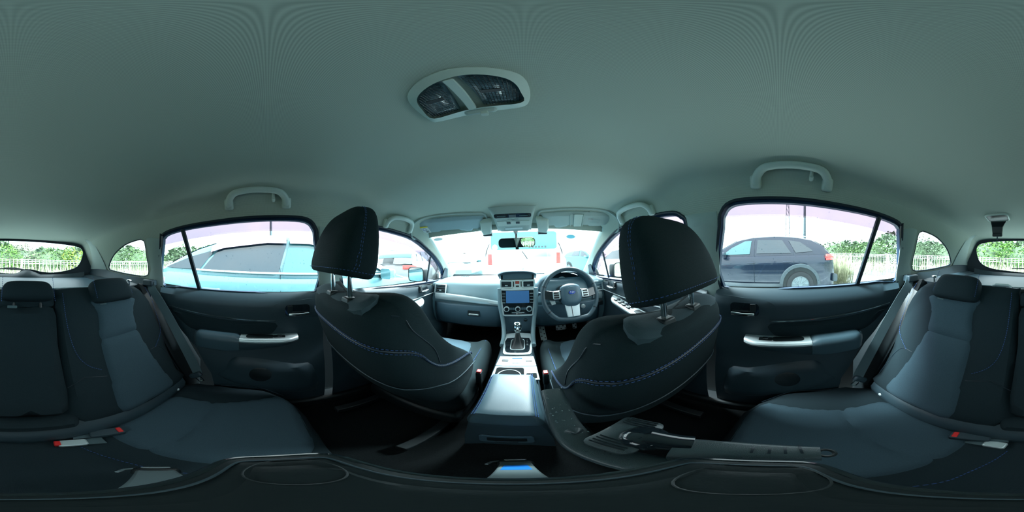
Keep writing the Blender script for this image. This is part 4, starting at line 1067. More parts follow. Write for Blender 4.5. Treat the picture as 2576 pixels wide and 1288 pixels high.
buckle(-.203, -.292, -.692, .08, -.022, 'dark belt buckle with red button beside the seat on the light blue car side')
buckle(.090, -.290, -.700, .045, -.006, 'flat metal-faced belt part lying by the dark buckle on the navy off-roader side', True, .03, False)
buckle(-.048, -.296, -.700, -.058, .010, 'flat pale buckle with a red end lying mid-bench on the light blue car side', True, .03)
# luggage cover roller behind the bench
TC = empty('luggage_cover', (0, -1.0, -.2), 'grey roll-out luggage cover stretched behind the rear headrests', 'luggage cover')
obj('cover_sheet', MB().box((0, -1.03, -.168), (1.12, .46, .004)), 'dashlow', TC)
obj('cover_roller', MB().tube([(-.575, -.775, -.19), (.575, -.775, -.19)], .030, 16), 'darker', TC)
obj('cover_edge', MB().box((0, -.80, -.160), (1.14, .010, .005)), 'dash', TC, bevel=.002)
# ================================================================ CEILING FITTINGS
def zr(x, y):    # underside of the headliner
    lo, hi = 3.2, 8
    for _ in range(24):
        m = (lo + hi) / 2
        if sec(y, m)[0] > abs(x): lo = m
        else: hi = m
    return sec(y, lo)[1]
# dome lamp
DLP = empty('dome_lamp', (-.008, .2, .316), 'large rounded ceiling lamp with two ribbed lenses and a sliding switch', 'ceiling lamp')
df = lambda a, b, h=0: V(-.008 + a, .197 + b, zr(a, .197 + b) - .002 - h)
out_ = smooth_poly([(-.079, .046), (-.078, .0), (-.064, -.035), (-.03, -.058), (.012, -.068), (.045, -.060), (.072, -.040), (.083, -.005), (.084, .030), (.074, .048), (.04, .055), (-.03, .058), (-.068, .056)], 4)
inn = smooth_poly([(-.066, .036), (-.066, .0), (-.054, -.028), (-.025, -.046), (.012, -.055), (.04, -.049), (.062, -.032), (.072, -.002), (.071, .030), (.0, .034)], 4)
m = MB(); v, f = cdt(out_, [inn], .02)
m.add([df(p[0], p[1], .001 + .009 * min(1, dist(p, out_) / .008) ** .5) for p in v], f)
n = len(out_); m.add([df(a, b, .001) for a, b in out_] + [df(a, b, -.01) for a, b in out_], [(i, (i + 1) % n, (i + 1) % n + n, i + n) for i in range(n)])
obj('lamp_bezel', m, 'handle', DLP)
for s, cut in ((-1, [p for p in inn if p[0] < -.006]), (1, [p for p in inn if p[0] > .008])):
    l = obj('lamp_lens', pillow(cut, df, .007, .008, .014, .004), 'lens', DLP)
    gm = MB(); xs = [p[0] for p in cut]
    ym = [p[1] for p in cut]
    x = min(xs) + .004
    while x < max(xs) - .003:
        ys_ = [-.055 + k * .0015 for k in range(70)]; ys_ = [y for y in ys_ if inside((x, y), cut) and dist((x, y), cut) > .003]
        if len(ys_) > 2: gm.tube([df(x, ys_[0], .0074), df(x, ys_[-1], .0074)], .0004, 4)
        x += .0042
    y = -.05
    while y < .04:
        xx = [min(xs) + k * .0015 for k in range(60)]; xx = [q for q in xx if inside((q, y), cut) and dist((q, y), cut) > .003]
        if len(xx) > 2: gm.tube([df(xx[0], y, .0074), df(xx[-1], y, .0074)], .0004, 4)
        y += .0042
    obj('lens_ribs', gm, 'piano', l)
    obj('bulb_shadow', MB().prism(rrect(.026, .008, .002, cx=s * .038, cy=-.008), df, .0072, .0082), 'darker', l)
obj('lamp_divider', MB().prism(rrect(.013, .085, .003, cx=.001, cy=-.008), df, .004, .011), 'handle', DLP, bevel=.001)
sw = obj('slide_switch', pillow(rrect(.052, .013, .006, cx=.010, cy=.047), lambda a, b, h=0: df(a, b, h + .008), .005, .005, .004, .004), 'pillar', DLP)
obj('slide_tab', MB().prism(rrect(.012, .009, .002, cx=.016, cy=.047), df, .012, .022), 'handle', sw, bevel=.001)
# grab handles
def grab(y0, y1, s, label, hook=True, dx=0, z0=.238, z1=.292):
    G = empty('grab_handle', (s * .59, (y0 + y1) / 2, z0), label, 'grab handle')
    ln = y1 - y0; P = []
    def X(y, z, off):      # off = distance inwards from the rail
        lo, hi = 3.0, 7.5
        for _ in range(24):
            m = (lo + hi) / 2
            if sec(y, m)[1] < z: lo = m
            else: hi = m
        return s * (sec(y, lo)[0] - off)
    zf = lambda y: (zc(y) - .322) * .9
    k = [(y0, z0 - .012, .008), (y0 + .002, z0 + .002, .014), (y0 + .008, z0 + .016, .020), (y0 + .026, z0 + .030, .024), (y0 + .055, z0 + .035, .026), (y0 + ln / 2, z0 + .037, .028), (y1 - .055, z0 + .035, .026), (y1 - .026, z0 + .030, .024), (y1 - .008, z0 + .016, .020), (y1 - .002, z0 + .002, .014), (y1, z0 - .012, .008)]
    P = [V(X(y, min(z + zf(y), zc(y) - .024), o), y, z + zf(y)) for y, z, o in k]
    P = smooth_poly([tuple(p) for p in P], 3, False)
    N = len(P); rad = [.0175 - .0040 * sin(pi * min(1, max(0, (i / (N - 1))))) ** .6 for i in range(N)]
    b = obj('handle_bar', MB().tube(P, rad, 14, squash=.7), 'handle', G)
    for y in (y0, y1):
        z = z0 + .002 + zf(y); obj('handle_mount', MB().box((X(y, z, .006), y, z), (.026, .036, .05), Matrix.Rotation(s * radians(-22), 3, 'Y')), 'handle', G, bevel=.010, seg=3)
    if hook:
        y = y1 - .052 if s < 0 else y0 + .058
        z = z0 + .004
        obj('coat_hook', MB().tube([(X(y, z + .03, .002), y, z + .03), (X(y, z + .01, .016), y, z + .010), (X(y, z, .022), y, z - .002), (X(y, z + .004, .03), y, z + .004)], [.006, .006, .007, .006], 8), 'handle', G)
grab(-.155, .075, -1, 'grey ceiling grab handle over the rear window facing the light blue car')
grab(-.155, .075, 1, 'grey ceiling grab handle over the rear window facing the navy off-roader')
grab(.575, .765, -1, 'grey ceiling grab handle beside the sun visor with the yellow label', False, z0=.222, z1=.285)
grab(.520, .745, 1, 'grey ceiling grab handle beside the sun visor with faint printed text', False, z0=.222, z1=.285)
# sun visors in their recesses
def roofpt(s, a, b, h=0):    # a along x, b along y
    return V(s * a, b, zr(a, b) - h)
for s in (-1, 1):
    lab = 'grey sun visor above the glove box, yellow-headed airbag label at its outer end' if s < 0 else 'grey sun visor above the steering wheel with strap and faint printed text'
    SV = empty('sun_visor', (s * .36, .9, .2), lab, 'sun visor')
    T0, T1 = V(s * .165, .905, .246), V(s * .560, .805, .243)      # rear edge
    B0, B1 = V(s * .190, 1.025, .190), V(s * .565, .905, .185)
    def vf(a, b, h=0):
        p = (T0.lerp(T1, a)).lerp(B0.lerp(B1, a), b); return p + V(0, -.25, -1).normalized() * (h + .006 - .012 * sin(pi * a) * 0) 
    outl = [(.0, .10), (.03, .0), (.5, -.02), (.93, .0), (1.0, .15), (.99, .75), (.94, .97), (.72, 1.0), (.70, .93), (.42, .90), (.36, 1.04), (.20, 1.08), (.17, .9), (.05, .88)]
    sc_ = .39
    pl = [(a * sc_, b * .13) for a, b in smooth_poly(outl[:], 2)]
    bd = obj('visor_board', pillow(pl, lambda a, b, h=0: vf(a / sc_, b / .13, h), .008, .010, .012, .012), 'pillar' if s > 0 else K.setdefault('visorblue', mat('visor_cloth', (.36, .47, .50), .85, bump=.3)), SV)
    # recess lip in the headliner above/behind the visor
    lip = [V(s * .155, 1.0, .205), V(s * .148, .93, .243), V(s * .158, .885, .262), V(s * .20, .868, .268), V(s * .35, .826, .270), V(s * .50, .785, .262), V(s * .572, .775, .245), V(s * .592, .80, .225), V(s * .598, .86, .195)]
    obj('recess_lip', MB().tube(smooth_poly([(p.x, p.y, zr(abs(p.x), p.y) - .001) for p in lip], 4, False), .007, 10, squash=1), 'pillar', SV)
    rcs = MB(); 
    for k in range(11):
        a = k / 10; rcs.v += [vf(a, -.30, -.018), vf(a, .1, -.004)]
    for k in range(10): rcs.f.append((2 * k, 2 * k + 1, 2 * k + 3, 2 * k + 2))
    obj('recess_shade', rcs, 'headliner', SV)
    obj('pivot_clip', MB().box(vf(.03, .9, .004), (.05, .03, .022)), 'pillar', SV, bevel=.006)
    if s < 0:
        lb = obj('warning_label', MB().prism([(.86, .36), (.985, .36), (.985, .93), (.86, .93)], lambda a, b, h=0: vf(a, b, .0108 + h), 0, .0006), 'label', bd)
        obj('label_header', MB().prism([(.86, .36), (.985, .36), (.985, .46), (.86, .46)], lambda a, b, h=0: vf(a, b, .0114 + h), 0, .0006), 'yellow', lb)
        obj('label_symbol', MB().tube([vf(.935 + .026 * cos(2 * pi * k / 20), .62 + .10 * sin(2 * pi * k / 20), .0122) for k in range(20)], .0012, 5, closed=True), 'bluemark', lb)
        m = MB()
        for b_ in (.76, .80, .84, .88): m.box(vf(.92, b_, .0122), (.036, .0016, .0008))
        obj('label_lines', m, 'ink', lb)
    else:
        for a0 in (.42, .60):
            obj('visor_seam', MB().tube([vf(a0 - .02, .04, .0105), vf(a0 + .01, .93, .0105)], .0016, 5), 'handle', bd)
        obj('visor_strap', MB().prism([(.45, .03), (.57, .03), (.59, .93), (.475, .93)], lambda a, b, h=0: vf(a, b, .0100 + h), 0, .0014), 'handle', bd)
        m = MB()
        for b_ in range(5): m.box(vf(.80, .36 + .08 * b_, .0106), (.085 - .012 * (b_ % 3), .0016, .0006))
        obj('printed_text', m, 'dash', bd); m = MB().box(vf(.70, .36, .0108), (.03, .002, .0006)); obj('red_text', m, 'redink', bd)
# overhead console with map lamps
OC = empty('overhead_console', (.008, .93, .2), 'grey overhead console with two map lamps above the rear-view mirror', 'overhead console')
oA, oB = V(.006, .835, .262), V(.006, 1.035, .165)
nn = V(0, -(oA - oB).z, 0); up_ = (oB - oA).normalized(); nrm_ = V(1, 0, 0).cross(up_); nrm_ = nrm_ if nrm_.z < 0 else -nrm_
of = lambda a, b, h=0: oA + V(a, 0, 0) + up_ * b + nrm_ * h
body = smooth_poly([(-.122, .004), (-.112, -.006), (0, -.008), (.112, -.006), (.122, .004), (.112, .10), (.104, .205), (.09, .218), (-.09, .218), (-.104, .205), (-.112, .10)], 2)
ob = obj('console_shell', pillow(body, of, .020, .014, .02, .03), 'pillar', OC)
obj('lamp_panel', MB().prism(rrect(.20, .034, .010, cy=.048), of, .018, .0215), 'piano', ob)
for s in (-1, 1): obj('map_lamp', pillow(rrect(.068, .026, .009, cx=s * .060, cy=.048), of, .0265, .006, .01, .001), 'lens', ob)
obj('lamp_switch', MB().prism(rrect(.038, .026, .004, cy=.048), of, .020, .025), 'dark', ob, bevel=.001)
obj('button_panel', MB().prism(rrect(.185, .046, .006, cy=.118), of, .0185, .0215), 'handle', ob, bevel=.001)
for s in (-1, 1): obj('console_button', MB().prism(rrect(.022, .015, .002, cx=s * .026, cy=.113), of, .021, .025), 'dark', ob, bevel=.001)
obj('small_marks', MB().prism([(-.03, .078), (-.010, .078), (0, .087), (.010, .078), (.03, .078), (.03, .080), (.011, .080), (0, .090), (-.011, .080), (-.03, .080)], of, .020, .0208), 'ink', ob)
obj('microphone_slot', MB().prism(rrect(.105, .018, .004, cy=.172), of, .0195, .021), 'label', ob)
for s in (-1, 1):
    m = MB().loft([[V(s * x + .008, y, z) for x, y, z in [(.125, .93, .235), (.20, .93, .235), (.20, .93, .205), (.125, .93, .21)]], [V(s * x + .008, y, z) for x, y, z in [(.140, 1.00, .20), (.215, 1.00, .20), (.208, 1.0, .158), (.145, 1.0, .162)]], [V(s * x + .008, y, z) for x, y, z in [(.145, 1.035, .18), (.212, 1.035, .18), (.205, 1.035, .140), (.150, 1.035, .145)]]])
    c = obj('stereo_camera_housing', m, 'handle', OC, bevel=.008, seg=3)
    obj('camera_hood', MB().box((s * .178 + .008, 1.05, .153), (.058, .035, .030)), 'dark', c, bevel=.004)
# rear-view mirror
RM = empty('rear_view_mirror', (.015, 1.1, .09), 'rounded rear-view mirror hanging below the overhead console', 'mirror')
mf = frame((.015, 1.10, .0925), (cos(.115), -sin(.115), 0), (0, -.06, 1))
mo = rrect(.252, .066, .026, 6)
obj('mirror_housing', MB().loft([[mf(a * k, b * k, h) for a, b in mo] for k, h in ((.6, -.022), (.92, -.018), (1, -.006), (1, .004), (.985, .006))]), 'darker', RM, angle=60)
obj('mirror_face', MB().prism([(a * .96, b * .92) for a, b in mo], mf, .0055, .0068), 'mirror', RM)
obj('mirror_stalk', MB().tube([(.012, 1.115, .10), (.012, 1.135, .15), (.010, 1.10, .172)], [.009, .008, .016], 10), 'darker', RM)
obj('dip_lever', MB().box((.018, 1.103, .053), (.022, .012, .016)), 'darker', RM, bevel=.003)
# centre belt retractor hanging from the rear roof
CB = empty('ceiling_belt_retractor', (.285, -1.0, .18), 'black centre-belt anchor hanging from a pale bezel near the hatch glass', 'belt anchor')
cf = lambda a, b, h=0: V(.285 + a, -.93 + b, zr(.285 + a, -.93 + b) - h)
obj('bezel', MB().tube([cf(a, b, .004) for a, b in rrect(.13, .10, .022)], .006, 8, closed=True), 'handle', CB)
obj('recess', MB().prism(rrect(.115, .085, .018), cf, .002, .006), 'darker', CB)
bc = obj('belt_loop', MB().loft([[V(.285 + a, -.95, .205 - h) for a, h in ((-.045, 0), (.045, 0), (.045, .006), (-.045, .006))], [V(.285 + a, -.93, .172) for a in (-.03, .03, .03, -.03)][:0] or [V(.285 - .032, -.945, .165), V(.285 + .032, -.945, .165), V(.285 + .032, -.925, .165), V(.285 - .032, -.925, .165)], [V(.285 - .028, -.948, .125), V(.285 + .028, -.948, .125), V(.285 + .028, -.928, .125), V(.285 - .028, -.928, .125)]]), 'darker', CB, bevel=.003)
obj('buckle_end', MB().box((.285, -.937, .118), (.058, .024, .022)), 'darker', CB, bevel=.005)
obj('belt_tongue', MB().tube([(.285, -.937, .108), (.285, -.937, .092), (.291, -.937, .086)], .004, 8), 'belt', CB)
# stickers on the windscreen
def stick(name, a, b, rx, ry, label):
    c = ws(a, b); e = .004; tx = (ws(a + e, b) - ws(a - e, b)).normalized(); ty = (ws(a, b - e) - ws(a, b + e)).normalized()
    S = empty(name, c, label, 'sticker'); fr = frame(c - ty * 0, tx, ty)
    obj('sticker_rim', MB().prism(ell(rx, ry), fr, .002, .003), 'redink' if name == 'inspection_sticker' and 0 else K['label'], S)
    obj('sticker_face', MB().prism(ell(rx * .8, ry * .8), fr, .003, .0036), mat('pale_teal_sticker', (.10, .50, .60), .5) if 'round' in label else 'label', S)
stick('windscreen_sticker', .66, .17, .034, .028, 'small round teal sticker high on the windscreen near the driver pillar')
stick('windscreen_sticker', -.90, .10, .034, .020, 'faint pale oval sticker at the windscreen corner beside the yellow-labelled visor')

# ================================================================ CAMERA TRIPOD
TP = empty('tripod', (.05, .02, -.88), 'black-headed tripod with pale metal legs and wet pan handle, standing in the middle', 'tripod')
tx0, ty0 = .050, .012
# top platform
pl = smooth_poly([(-.028, -.020), (-.036, .0), (-.036, .028), (-.022, .040), (.02, .046), (.07, .050), (.11, .048), (.124, .036), (.128, .0), (.12, -.018), (.09, -.024), (.05, -.026), (.0, -.025)], 4)
ptf = lambda a, b, h=0: V(a, b, -.245 + h)
hd_ = obj('platform', pillow(pl, ptf, .006, .006, .01, .018), 'plate', TP)
obj('platform_rim', MB().tube([ptf(a, b, -.001) for a, b in pl], .0028, 8, closed=True), 'piano', hd_)
ip = offset(pl, -.0075); obj('platform_groove', MB().tube([ptf(a, b, .0055) for a, b in ip], .0010, 6, closed=True), 'dark', hd_)
pin = obj('top_plate', pillow(offset(pl, -.0095), ptf, .0085, .003, .01, -.003), 'plate', hd_)
for c0_ in ((.100, .008, .024), (-.008, .010, .020)):
    obj('maker_ring', MB().tube([ptf(c0_[0] + c0_[2] * cos(2 * pi * k / 32), c0_[1] + c0_[2] * .95 * sin(2 * pi * k / 32), .0088) for k in range(32)], .0005, 5, closed=True), 'darker', pin)
obj('pan_axis', MB().lathe((tx0, ty0, -.30), [(.026, -.02), (.026, .02), (.022, .035), (.022, .045)], V(0, 0, 1), 24), 'darker', TP)
obj('centre_column', MB().lathe((tx0, ty0, -.62), [(.012, 0), (.012, .28), (.021, .282), (.021, .31)], V(0, 0, 1), 20), 'alu', TP)
obj('leg_crown', MB().lathe((tx0, ty0, -.43), [(.02, -.03), (.034, -.02), (.034, .02), (.02, .03)], V(0, 0, 1), 24), 'darker', TP)
def tleg(az, r1, z1, lab=None):
    d = V(sin(az), cos(az), 0); n = V(cos(az), -sin(az), 0); a0 = V(tx0, ty0, -.42) + d * .03; a1 = V(tx0, ty0, z1) + d * r1
    ax = (a1 - a0).normalized(); up2 = n.cross(ax).normalized(); up2 = up2 if up2.z > 0 else -up2
    L_ = (a1 - a0).length
    f = lambda a, b, h=0: a0 + ax * b + n * a + up2 * h
    l = obj('leg', MB().loft([[f(-.021, 0, 0), f(.021, 0, 0), f(.021, 0, .010), f(-.021, 0, .010)], [f(-.021, L_ * .88, 0), f(.021, L_ * .88, 0), f(.021, L_ * .88, .010), f(-.021, L_ * .88, .010)]]), 'alu', TP, bevel=.003)
    c = obj('leg_clamp', MB().box(f(0, L_ * .90, .004), (.052, .026, .024), Matrix((n, ax, up2)).transposed()), 'darker', l, bevel=.006)
    obj('clamp_lever', MB().tube([f(-.022, L_ * .92, .012), f(-.034, L_ * .88, .010), f(-.038, L_ * .80, .006)], .003, 6), 'alu', c)
    obj('clamp_plate', MB().prism(rrect(.034, .014, .005, cy=L_ * .925), f, .014, .018), 'silver', c)
    obj('foot', MB().tube([f(0, L_ * .9, .004), f(0, L_, .0)], [.012, .011], 12), 'darker', l)
    return l, f, L_
yaw0 = radians(-6.3)
l, f, L_ = tleg(yaw0, .235, -.77)
obj('blue_label', MB().prism([(-.016, L_ * .53), (.016, L_ * .53), (.014, L_ * .72), (-.014, L_ * .72)], f, .0102, .0108), K['screen'] if 0 else mat('blue_label_print', (.02, .25, .85), .5), l)
tleg(radians(-130), .2, -.688)
tleg(radians(114), .105, -.688)
# pan handle: flat curved grip rising to the front
def bar(name, P, wd, th, m_, parent, upv=V(0, 0, 1), seg=3):
    P = smooth_poly([tuple(p) for p in P], 5, False); N = len(P); rr = []
    for i, p in enumerate(P):
        p = V(*p); t = (V(*P[min(N - 1, i + 1)]) - V(*P[max(0, i - 1)])).normalized(); sd = t.cross(upv).normalized(); u_ = sd.cross(t); k = i / (N - 1)
        w2 = (wd[0] + (wd[1] - wd[0]) * k) / 2; h2 = (th[0] + (th[1] - th[0]) * k) / 2
        rr.append([p + sd * math.copysign(abs(cos(a)) ** .5, cos(a)) * w2 + u_ * math.copysign(abs(sin(a)) ** .7, sin(a)) * h2 for a in [2 * pi * q / 20 for q in range(20)]])
    return obj(name, MB().loft(rr), m_, parent)
ph = bar('pan_handle', [(.098, .272, -.300), (.098, .235, -.306), (.097, .19, -.318), (.100, .14, -.330), (.112, .095, -.335), (.118, .06, -.332), (.10, .03, -.32)], (.036, .040), (.014, .020), 'wetplastic', TP)
obj('thumb_rest', MB().lathe((.101, .165, -.320), [(.0, .0), (.011, .004), (.0, .012)], V(0, -.5, .3), 14), 'wetplastic', ph)
# water beads
md = MB()
for k in range(46):
    t = random.random(); y = .27 - .20 * t; x = .099 + random.uniform(-.015, .015); z = -.300 - .030 * t + .0072; r = random.uniform(.0006, .0018)
    md.lathe((x, y, z - .001), [(r, 0), (r * .7, r * .8), (0, r)], V(0, 0, 1), 6)
tag(obj('raindrops', md, 'drop', ph), kind='stuff')
# quick-release saddle with ribbed pads
sc0 = V(.142, .124, -.300); a1 = V(.070, .027, .0).normalized(); a2 = V(.010, -.048, 0).normalized(); a2 = (a2 - a1 * a2.dot(a1)).normalized()
sf = lambda a, b, h=0: sc0 + a1 * a + a2 * b + V(0, 0, h - 2.2 * a * a)
sd = obj('quick_release_saddle', pillow(rrect(.078, .050, .010), sf, .005, .006, .008, .006), 'wetplastic', TP)
for s in (-1, 1):
    for k in range(4):
        obj('rib', MB().tube([sf(s * .026 + (k - 1.5) * .0048, -.018, .0055), sf(s * .026 + (k - 1.5) * .0048, .018, .0055)], .0011, 6), 'piano', sd)
obj('saddle_hump', MB().lathe(sf(0, .018, -.004), [(.026, 0), (.023, .010), (.014, .017), (0, .019)], V(0, 0, 1), 24), 'piano', sd)
obj('saddle_neck', MB().tube([sf(.0, .02, 0), sf(.0, .045, -.004), sf(.0, .06, -.006)], [.019, .017, .017], 16), 'piano', sd)
tb = bar('side_tube', [(.150, .075, -.310), (.158, .055, -.308), (.163, .03, -.305), (.163, .0, -.304), (.158, -.028, -.304)], (.046, .026), (.030, .024), 'wetplastic', TP)
for y in (.020, .008, -.003, -.014): obj('tube_band', MB().tube([(.1635, y, -.3045), (.1635, y - .0022, -.3045)], .0146, 16), 'seal', tb)
obj('hanging_loop', MB().tube([(.158 + .007 * cos(2 * pi * k / 16), -.032 + .006 * sin(2 * pi * k / 16), -.302) for k in range(16)], .0022, 6, closed=True), 'darker', tb)
# ================================================================ OUTSIDE: car park, neighbouring cars, fence, scrub
GZ = -ZC
m = MB().add([(-60, -60, GZ), (60, -60, GZ), (60, 60, GZ), (-60, 60, GZ)], [(0, 1, 2, 3)])
tag(obj('ground', m, 'ground'), kind='structure')
K['paveline'] = mat('parking_line', (.7, .75, .75), .5)
for k, x in enumerate((-4.0, -1.25, 1.3, 3.1, 5.4)):
    tag(obj('road_markings', MB().box((x, -.6, GZ + .004), (.12, 4.8, .006)), 'paveline'), kind='structure')

def make_car(label, loc, head, L, W, H, body, roof, wheels, paintm, side_glass, glassm='carglass', extras=(), ground=.17, cat='car', group=None, name='parked_car', belt_chrome=False, visor=False, cladding=False, faces=True, wr=.33, shoulder=.18):
    # l runs nose (0) to tail (L); body / roof are (l, z above ground) profiles
    C_ = empty(name, (loc[0], loc[1], GZ), label, cat, group)
    ch, sh = cos(head), sin(head)          # head = direction of the nose, angle from +y, clockwise
    def T(l, x, z):                        # l from nose to tail, x to the car's right
        f = L / 2 - l
        return V(loc[0] + f * sh + x * ch, loc[1] + f * ch - x * sh, GZ + z)
    hw = lambda l: W / 2 * (1 - .28 * max(0, (.45 - l) / .45) ** 2 - .20 * max(0, (l - (L - .35)) / .35) ** 2) * (1 - .03 * abs(l - L / 2) / (L / 2))
    zb = lambda l: lerpt(body, l); zr_ = lambda l: lerpt(roof, l)
    st = sorted(set([0, .04, .12, .25, .45] + [L * k / 26 for k in range(2, 25)] + [L - .35, L - .18, L - .07, L - .02, L]))
    rings = []
    for l in st:
        h = hw(l); z1 = zb(l); e = 0 if .05 < l < L - .05 else .03
        zlow = ground + .12 * (max(0, (.5 - l) / .5) ** 2 + max(0, (l - L + .5) / .5) ** 2)
        P = [(0, z1 + .015), (.6, z1 + .010), (.86, z1 - .004), (.95, z1 - .030), (.985, z1 - .10), (1.0, z1 - shoulder - .10), (.99, (z1 + zlow) / 2 - .08), (.975, zlow + .16), (.93, zlow + .02), (.80, zlow), (0, zlow)]
        r = [(a * h, z) for a, z in P]; full = r + [(-a, z) for a, z in reversed(r[1:-1])]
        rings.append([T(l, a, z) for a, z in full])
    bd = obj('car_body', MB().loft(rings), paintm, C_, angle=35, weld=True)
    r0, r1 = roof[0][0], roof[-1][0]
    rw = lambda z, l: (lambda u: hw(l) * (.93 - .19 * u ** 1.2))(max(0, min(1, (z - zb(l)) / max(.05, H - zb(l)))))
    rings = []
    for k in range(25):
        l = r0 + (r1 - r0) * k / 24; z1 = zb(l) - .04; z2 = max(z1 + .01, zr_(l)); h2 = rw(z2, l)
        P = [(0, z2 + .006), (h2 * .6, z2), (h2 * .90, z2 - .018), (h2 * .985, z2 - .045 if z2 - z1 > .1 else z2 - .004), (rw((z1 + z2) / 2, l), (z1 + z2) / 2), (rw(z1, l), z1)]
        full = P + [(-a, z) for a, z in reversed(P[1:])]
        rings.append([T(l, a, z) for a, z in full])
    gh = obj('cabin', MB().loft(rings, cap=False, closed=False), paintm, C_, angle=35, weld=True)
    # glass: windscreen, rear screen, side windows
    def slope(la, lb, name_):
        mm = MB(); R2 = []
        for k in range(7):
            l = la + (lb - la) * k / 6; z = zr_(l) + .010; h2 = rw(z, l) * .90
            R2.append([T(l, h2 * (-1 + q / 4), z - .02 * abs(-1 + q / 4) ** 6) for q in range(9)])
        return obj(name_, mm.loft(R2, cap=False, closed=False), glassm, gh)
    for (la, lb) in [e[1:3] for e in extras if e[0] == 'slope']: slope(la, lb, 'screen_glass')
    for s in (-1, 1):
        for poly in side_glass:
            f = lambda l, z, h=0, s=s: T(l, s * (rw(z, l) + .010 - h), z)
            gm_ = poly[1] if isinstance(poly[0], list) else glassm; pp = poly[0] if isinstance(poly[0], list) else poly
            obj('side_window', sheet(pp, f, step=.15), gm_, gh)
        if belt_chrome:
            ls = sorted(p[0] for q in side_glass for p in (q[0] if isinstance(q[0], list) else q)); zmin = lambda l: zb(l) + .028
            obj('belt_trim', MB().tube([T(l, s * (rw(zmin(l), l) + .014), zmin(l)) for l in [ls[0] + (ls[-1] - ls[0] - .45) * k / 12 for k in range(13)]], .012, 6), 'silver', bd)
        if visor:
            for q in side_glass[:visor]:
                pp = q[0] if isinstance(q[0], list) else q; lo, hi = min(p[0] for p in pp) + .02, max(p[0] for p in pp) - .1
                R3 = []
                for k in range(13):
                    l = lo + (hi - lo) * k / 12; zt = zr_(l) - .045; R3.append([T(l, s * (rw(zt, l) + .012), zt), T(l, s * (rw(zt - .085, l) + .040), zt - .085)])
                obj('rain_visor', MB().loft(R3, cap=False, closed=False), mat('mauve_visor', (.30, .22, .28), .3), gh)
        # wheels and arches
        for wl in wheels:
            x = s * (hw(wl) - .11); c = T(wl, x, wr); ax = (T(wl, s, 0) - T(wl, 0, 0)).normalized()
            obj('wheel_arch', MB().lathe(T(wl, s * (hw(wl) - .02), wr + .02), [(wr * 1.22, -.14), (wr * 1.22, .022), (0, .022)], ax, 28), 'darker', C_)
            if cladding:
                mm = MB(); R4 = []
                for k in range(17):
                    a = pi * k / 16; c_ = lambda r, o: T(wl, s * (hw(wl) + o), wr + .02) + (T(wl + cos(a), 0, sin(a)) - T(wl, 0, 0)) * r
                    R4.append([c_(wr * 1.20, .01), c_(wr * 1.22, .035), c_(wr * 1.42, .035), c_(wr * 1.46, .0)])
                obj('arch_cladding', MB().loft(R4, cap=False, closed=False), 'clad', C_)
            t_ = obj('tyre', MB().lathe(c, [(wr * .62, -.02), (wr * .66, -.10), (wr * .92, -.105), (wr, -.07), (wr, .09), (wr * .93, .145), (wr * .68, .145), (wr * .63, .12)], ax, 32), 'tyre', C_, angle=60)
            up3 = V(0, 0, 1); si_ = ax.cross(up3)
            mm = MB().lathe(c, [(wr * .64, .13), (wr * .60, .145), (wr * .57, .10)], ax, 28)
            for k in range(10):
                a = 2 * pi * k / 10; d_ = up3 * sin(a) + si_ * cos(a)
                mm.tube([c + ax * .125 + d_ * wr * .12, c + ax * .135 + d_ * wr * .60], [.022, .014], 6)
            mm.lathe(c, [(wr * .16, .10), (wr * .16, .14), (0, .145)], ax, 14)
            obj('rim', mm, 'wheelrim', t_)
            obj('rim_well', MB().lathe(c, [(wr * .62, .06), (0, .06)], ax, 20), 'darker', t_)
        for e in extras:
            if e[0] == 'handle': obj('door_handle', MB().tube([T(e[1], s * (hw(e[1]) + .006), e[2]), T(e[1] + .03, s * (hw(e[1]) + .035), e[2]), T(e[1] + .17, s * (hw(e[1]) + .035), e[2] + .005), T(e[1] + .20, s * (hw(e[1]) + .006), e[2])], .013, 8), e[3] if len(e) > 3 else paintm, bd)
            if e[0] == 'mirror':
                mh = obj('wing_mirror', MB().loft([[T(e[1] + k, s * (hw(e[1]) + .09) + a, e[2] + b) for a, b in rrect(.20 * q, .14 * q, .03)] for k, q in ((-.09, .5), (-.06, .85), (.0, 1), (.05, .97))]), paintm, C_, angle=60)
                obj('mirror_arm', MB().tube([T(e[1], s * (hw(e[1]) - .12), e[2] - .04), T(e[1] - .01, s * (hw(e[1]) + .02), e[2] - .04)], .03, 8), 'darker', mh)
            if e[0] == 'tail':
                obj('tail_lamp', MB().loft([[T(L - a, s * (hw(L - a) + .012 if k == 0 else hw(L - a) * .60), e[1] + b * e[2]) for b in (-.5, .5)] for a, k in ((.30, 0), (.16, 0), (.06, 0), (-.01, 1))], cap=False, closed=False), 'redlamp', bd, solid=.01)
            if e[0] == 'vtail': obj('tail_lamp', MB().box(T(L + .005, s * (hw(L) - .07), e[1]), (.13, .05, e[2]), Matrix.Rotation(-head, 3, 'Z')), 'redlamp', bd, bevel=.015)
            if e[0] == 'head': obj('head_lamp', MB().loft([[T(a, s * (hw(a) * k + .008), e[1] + b * .07) for b in (-1, 1)] for a, k in ((.55, 1), (.30, 1), (.12, .93), (.0, .72), (-.015, .5))], cap=False, closed=False), 'lamp', bd, solid=.01)
            if e[0] == 'line': obj('door_gap', MB().tube([T(e[1] + (e[3] if len(e) > 3 else 0), s * (rw(H - .1, e[1]) + .006), min(H - .1, zr_(e[1]) - .05)), T(e[1], s * (rw(zb(e[1]), e[1]) + .008), zb(e[1])), T(e[1], s * (hw(e[1]) + .001), zb(e[1]) - .2), T(e[1] + .02, s * (hw(e[1]) + .001), .42)], .0035, 4), 'seal', bd)
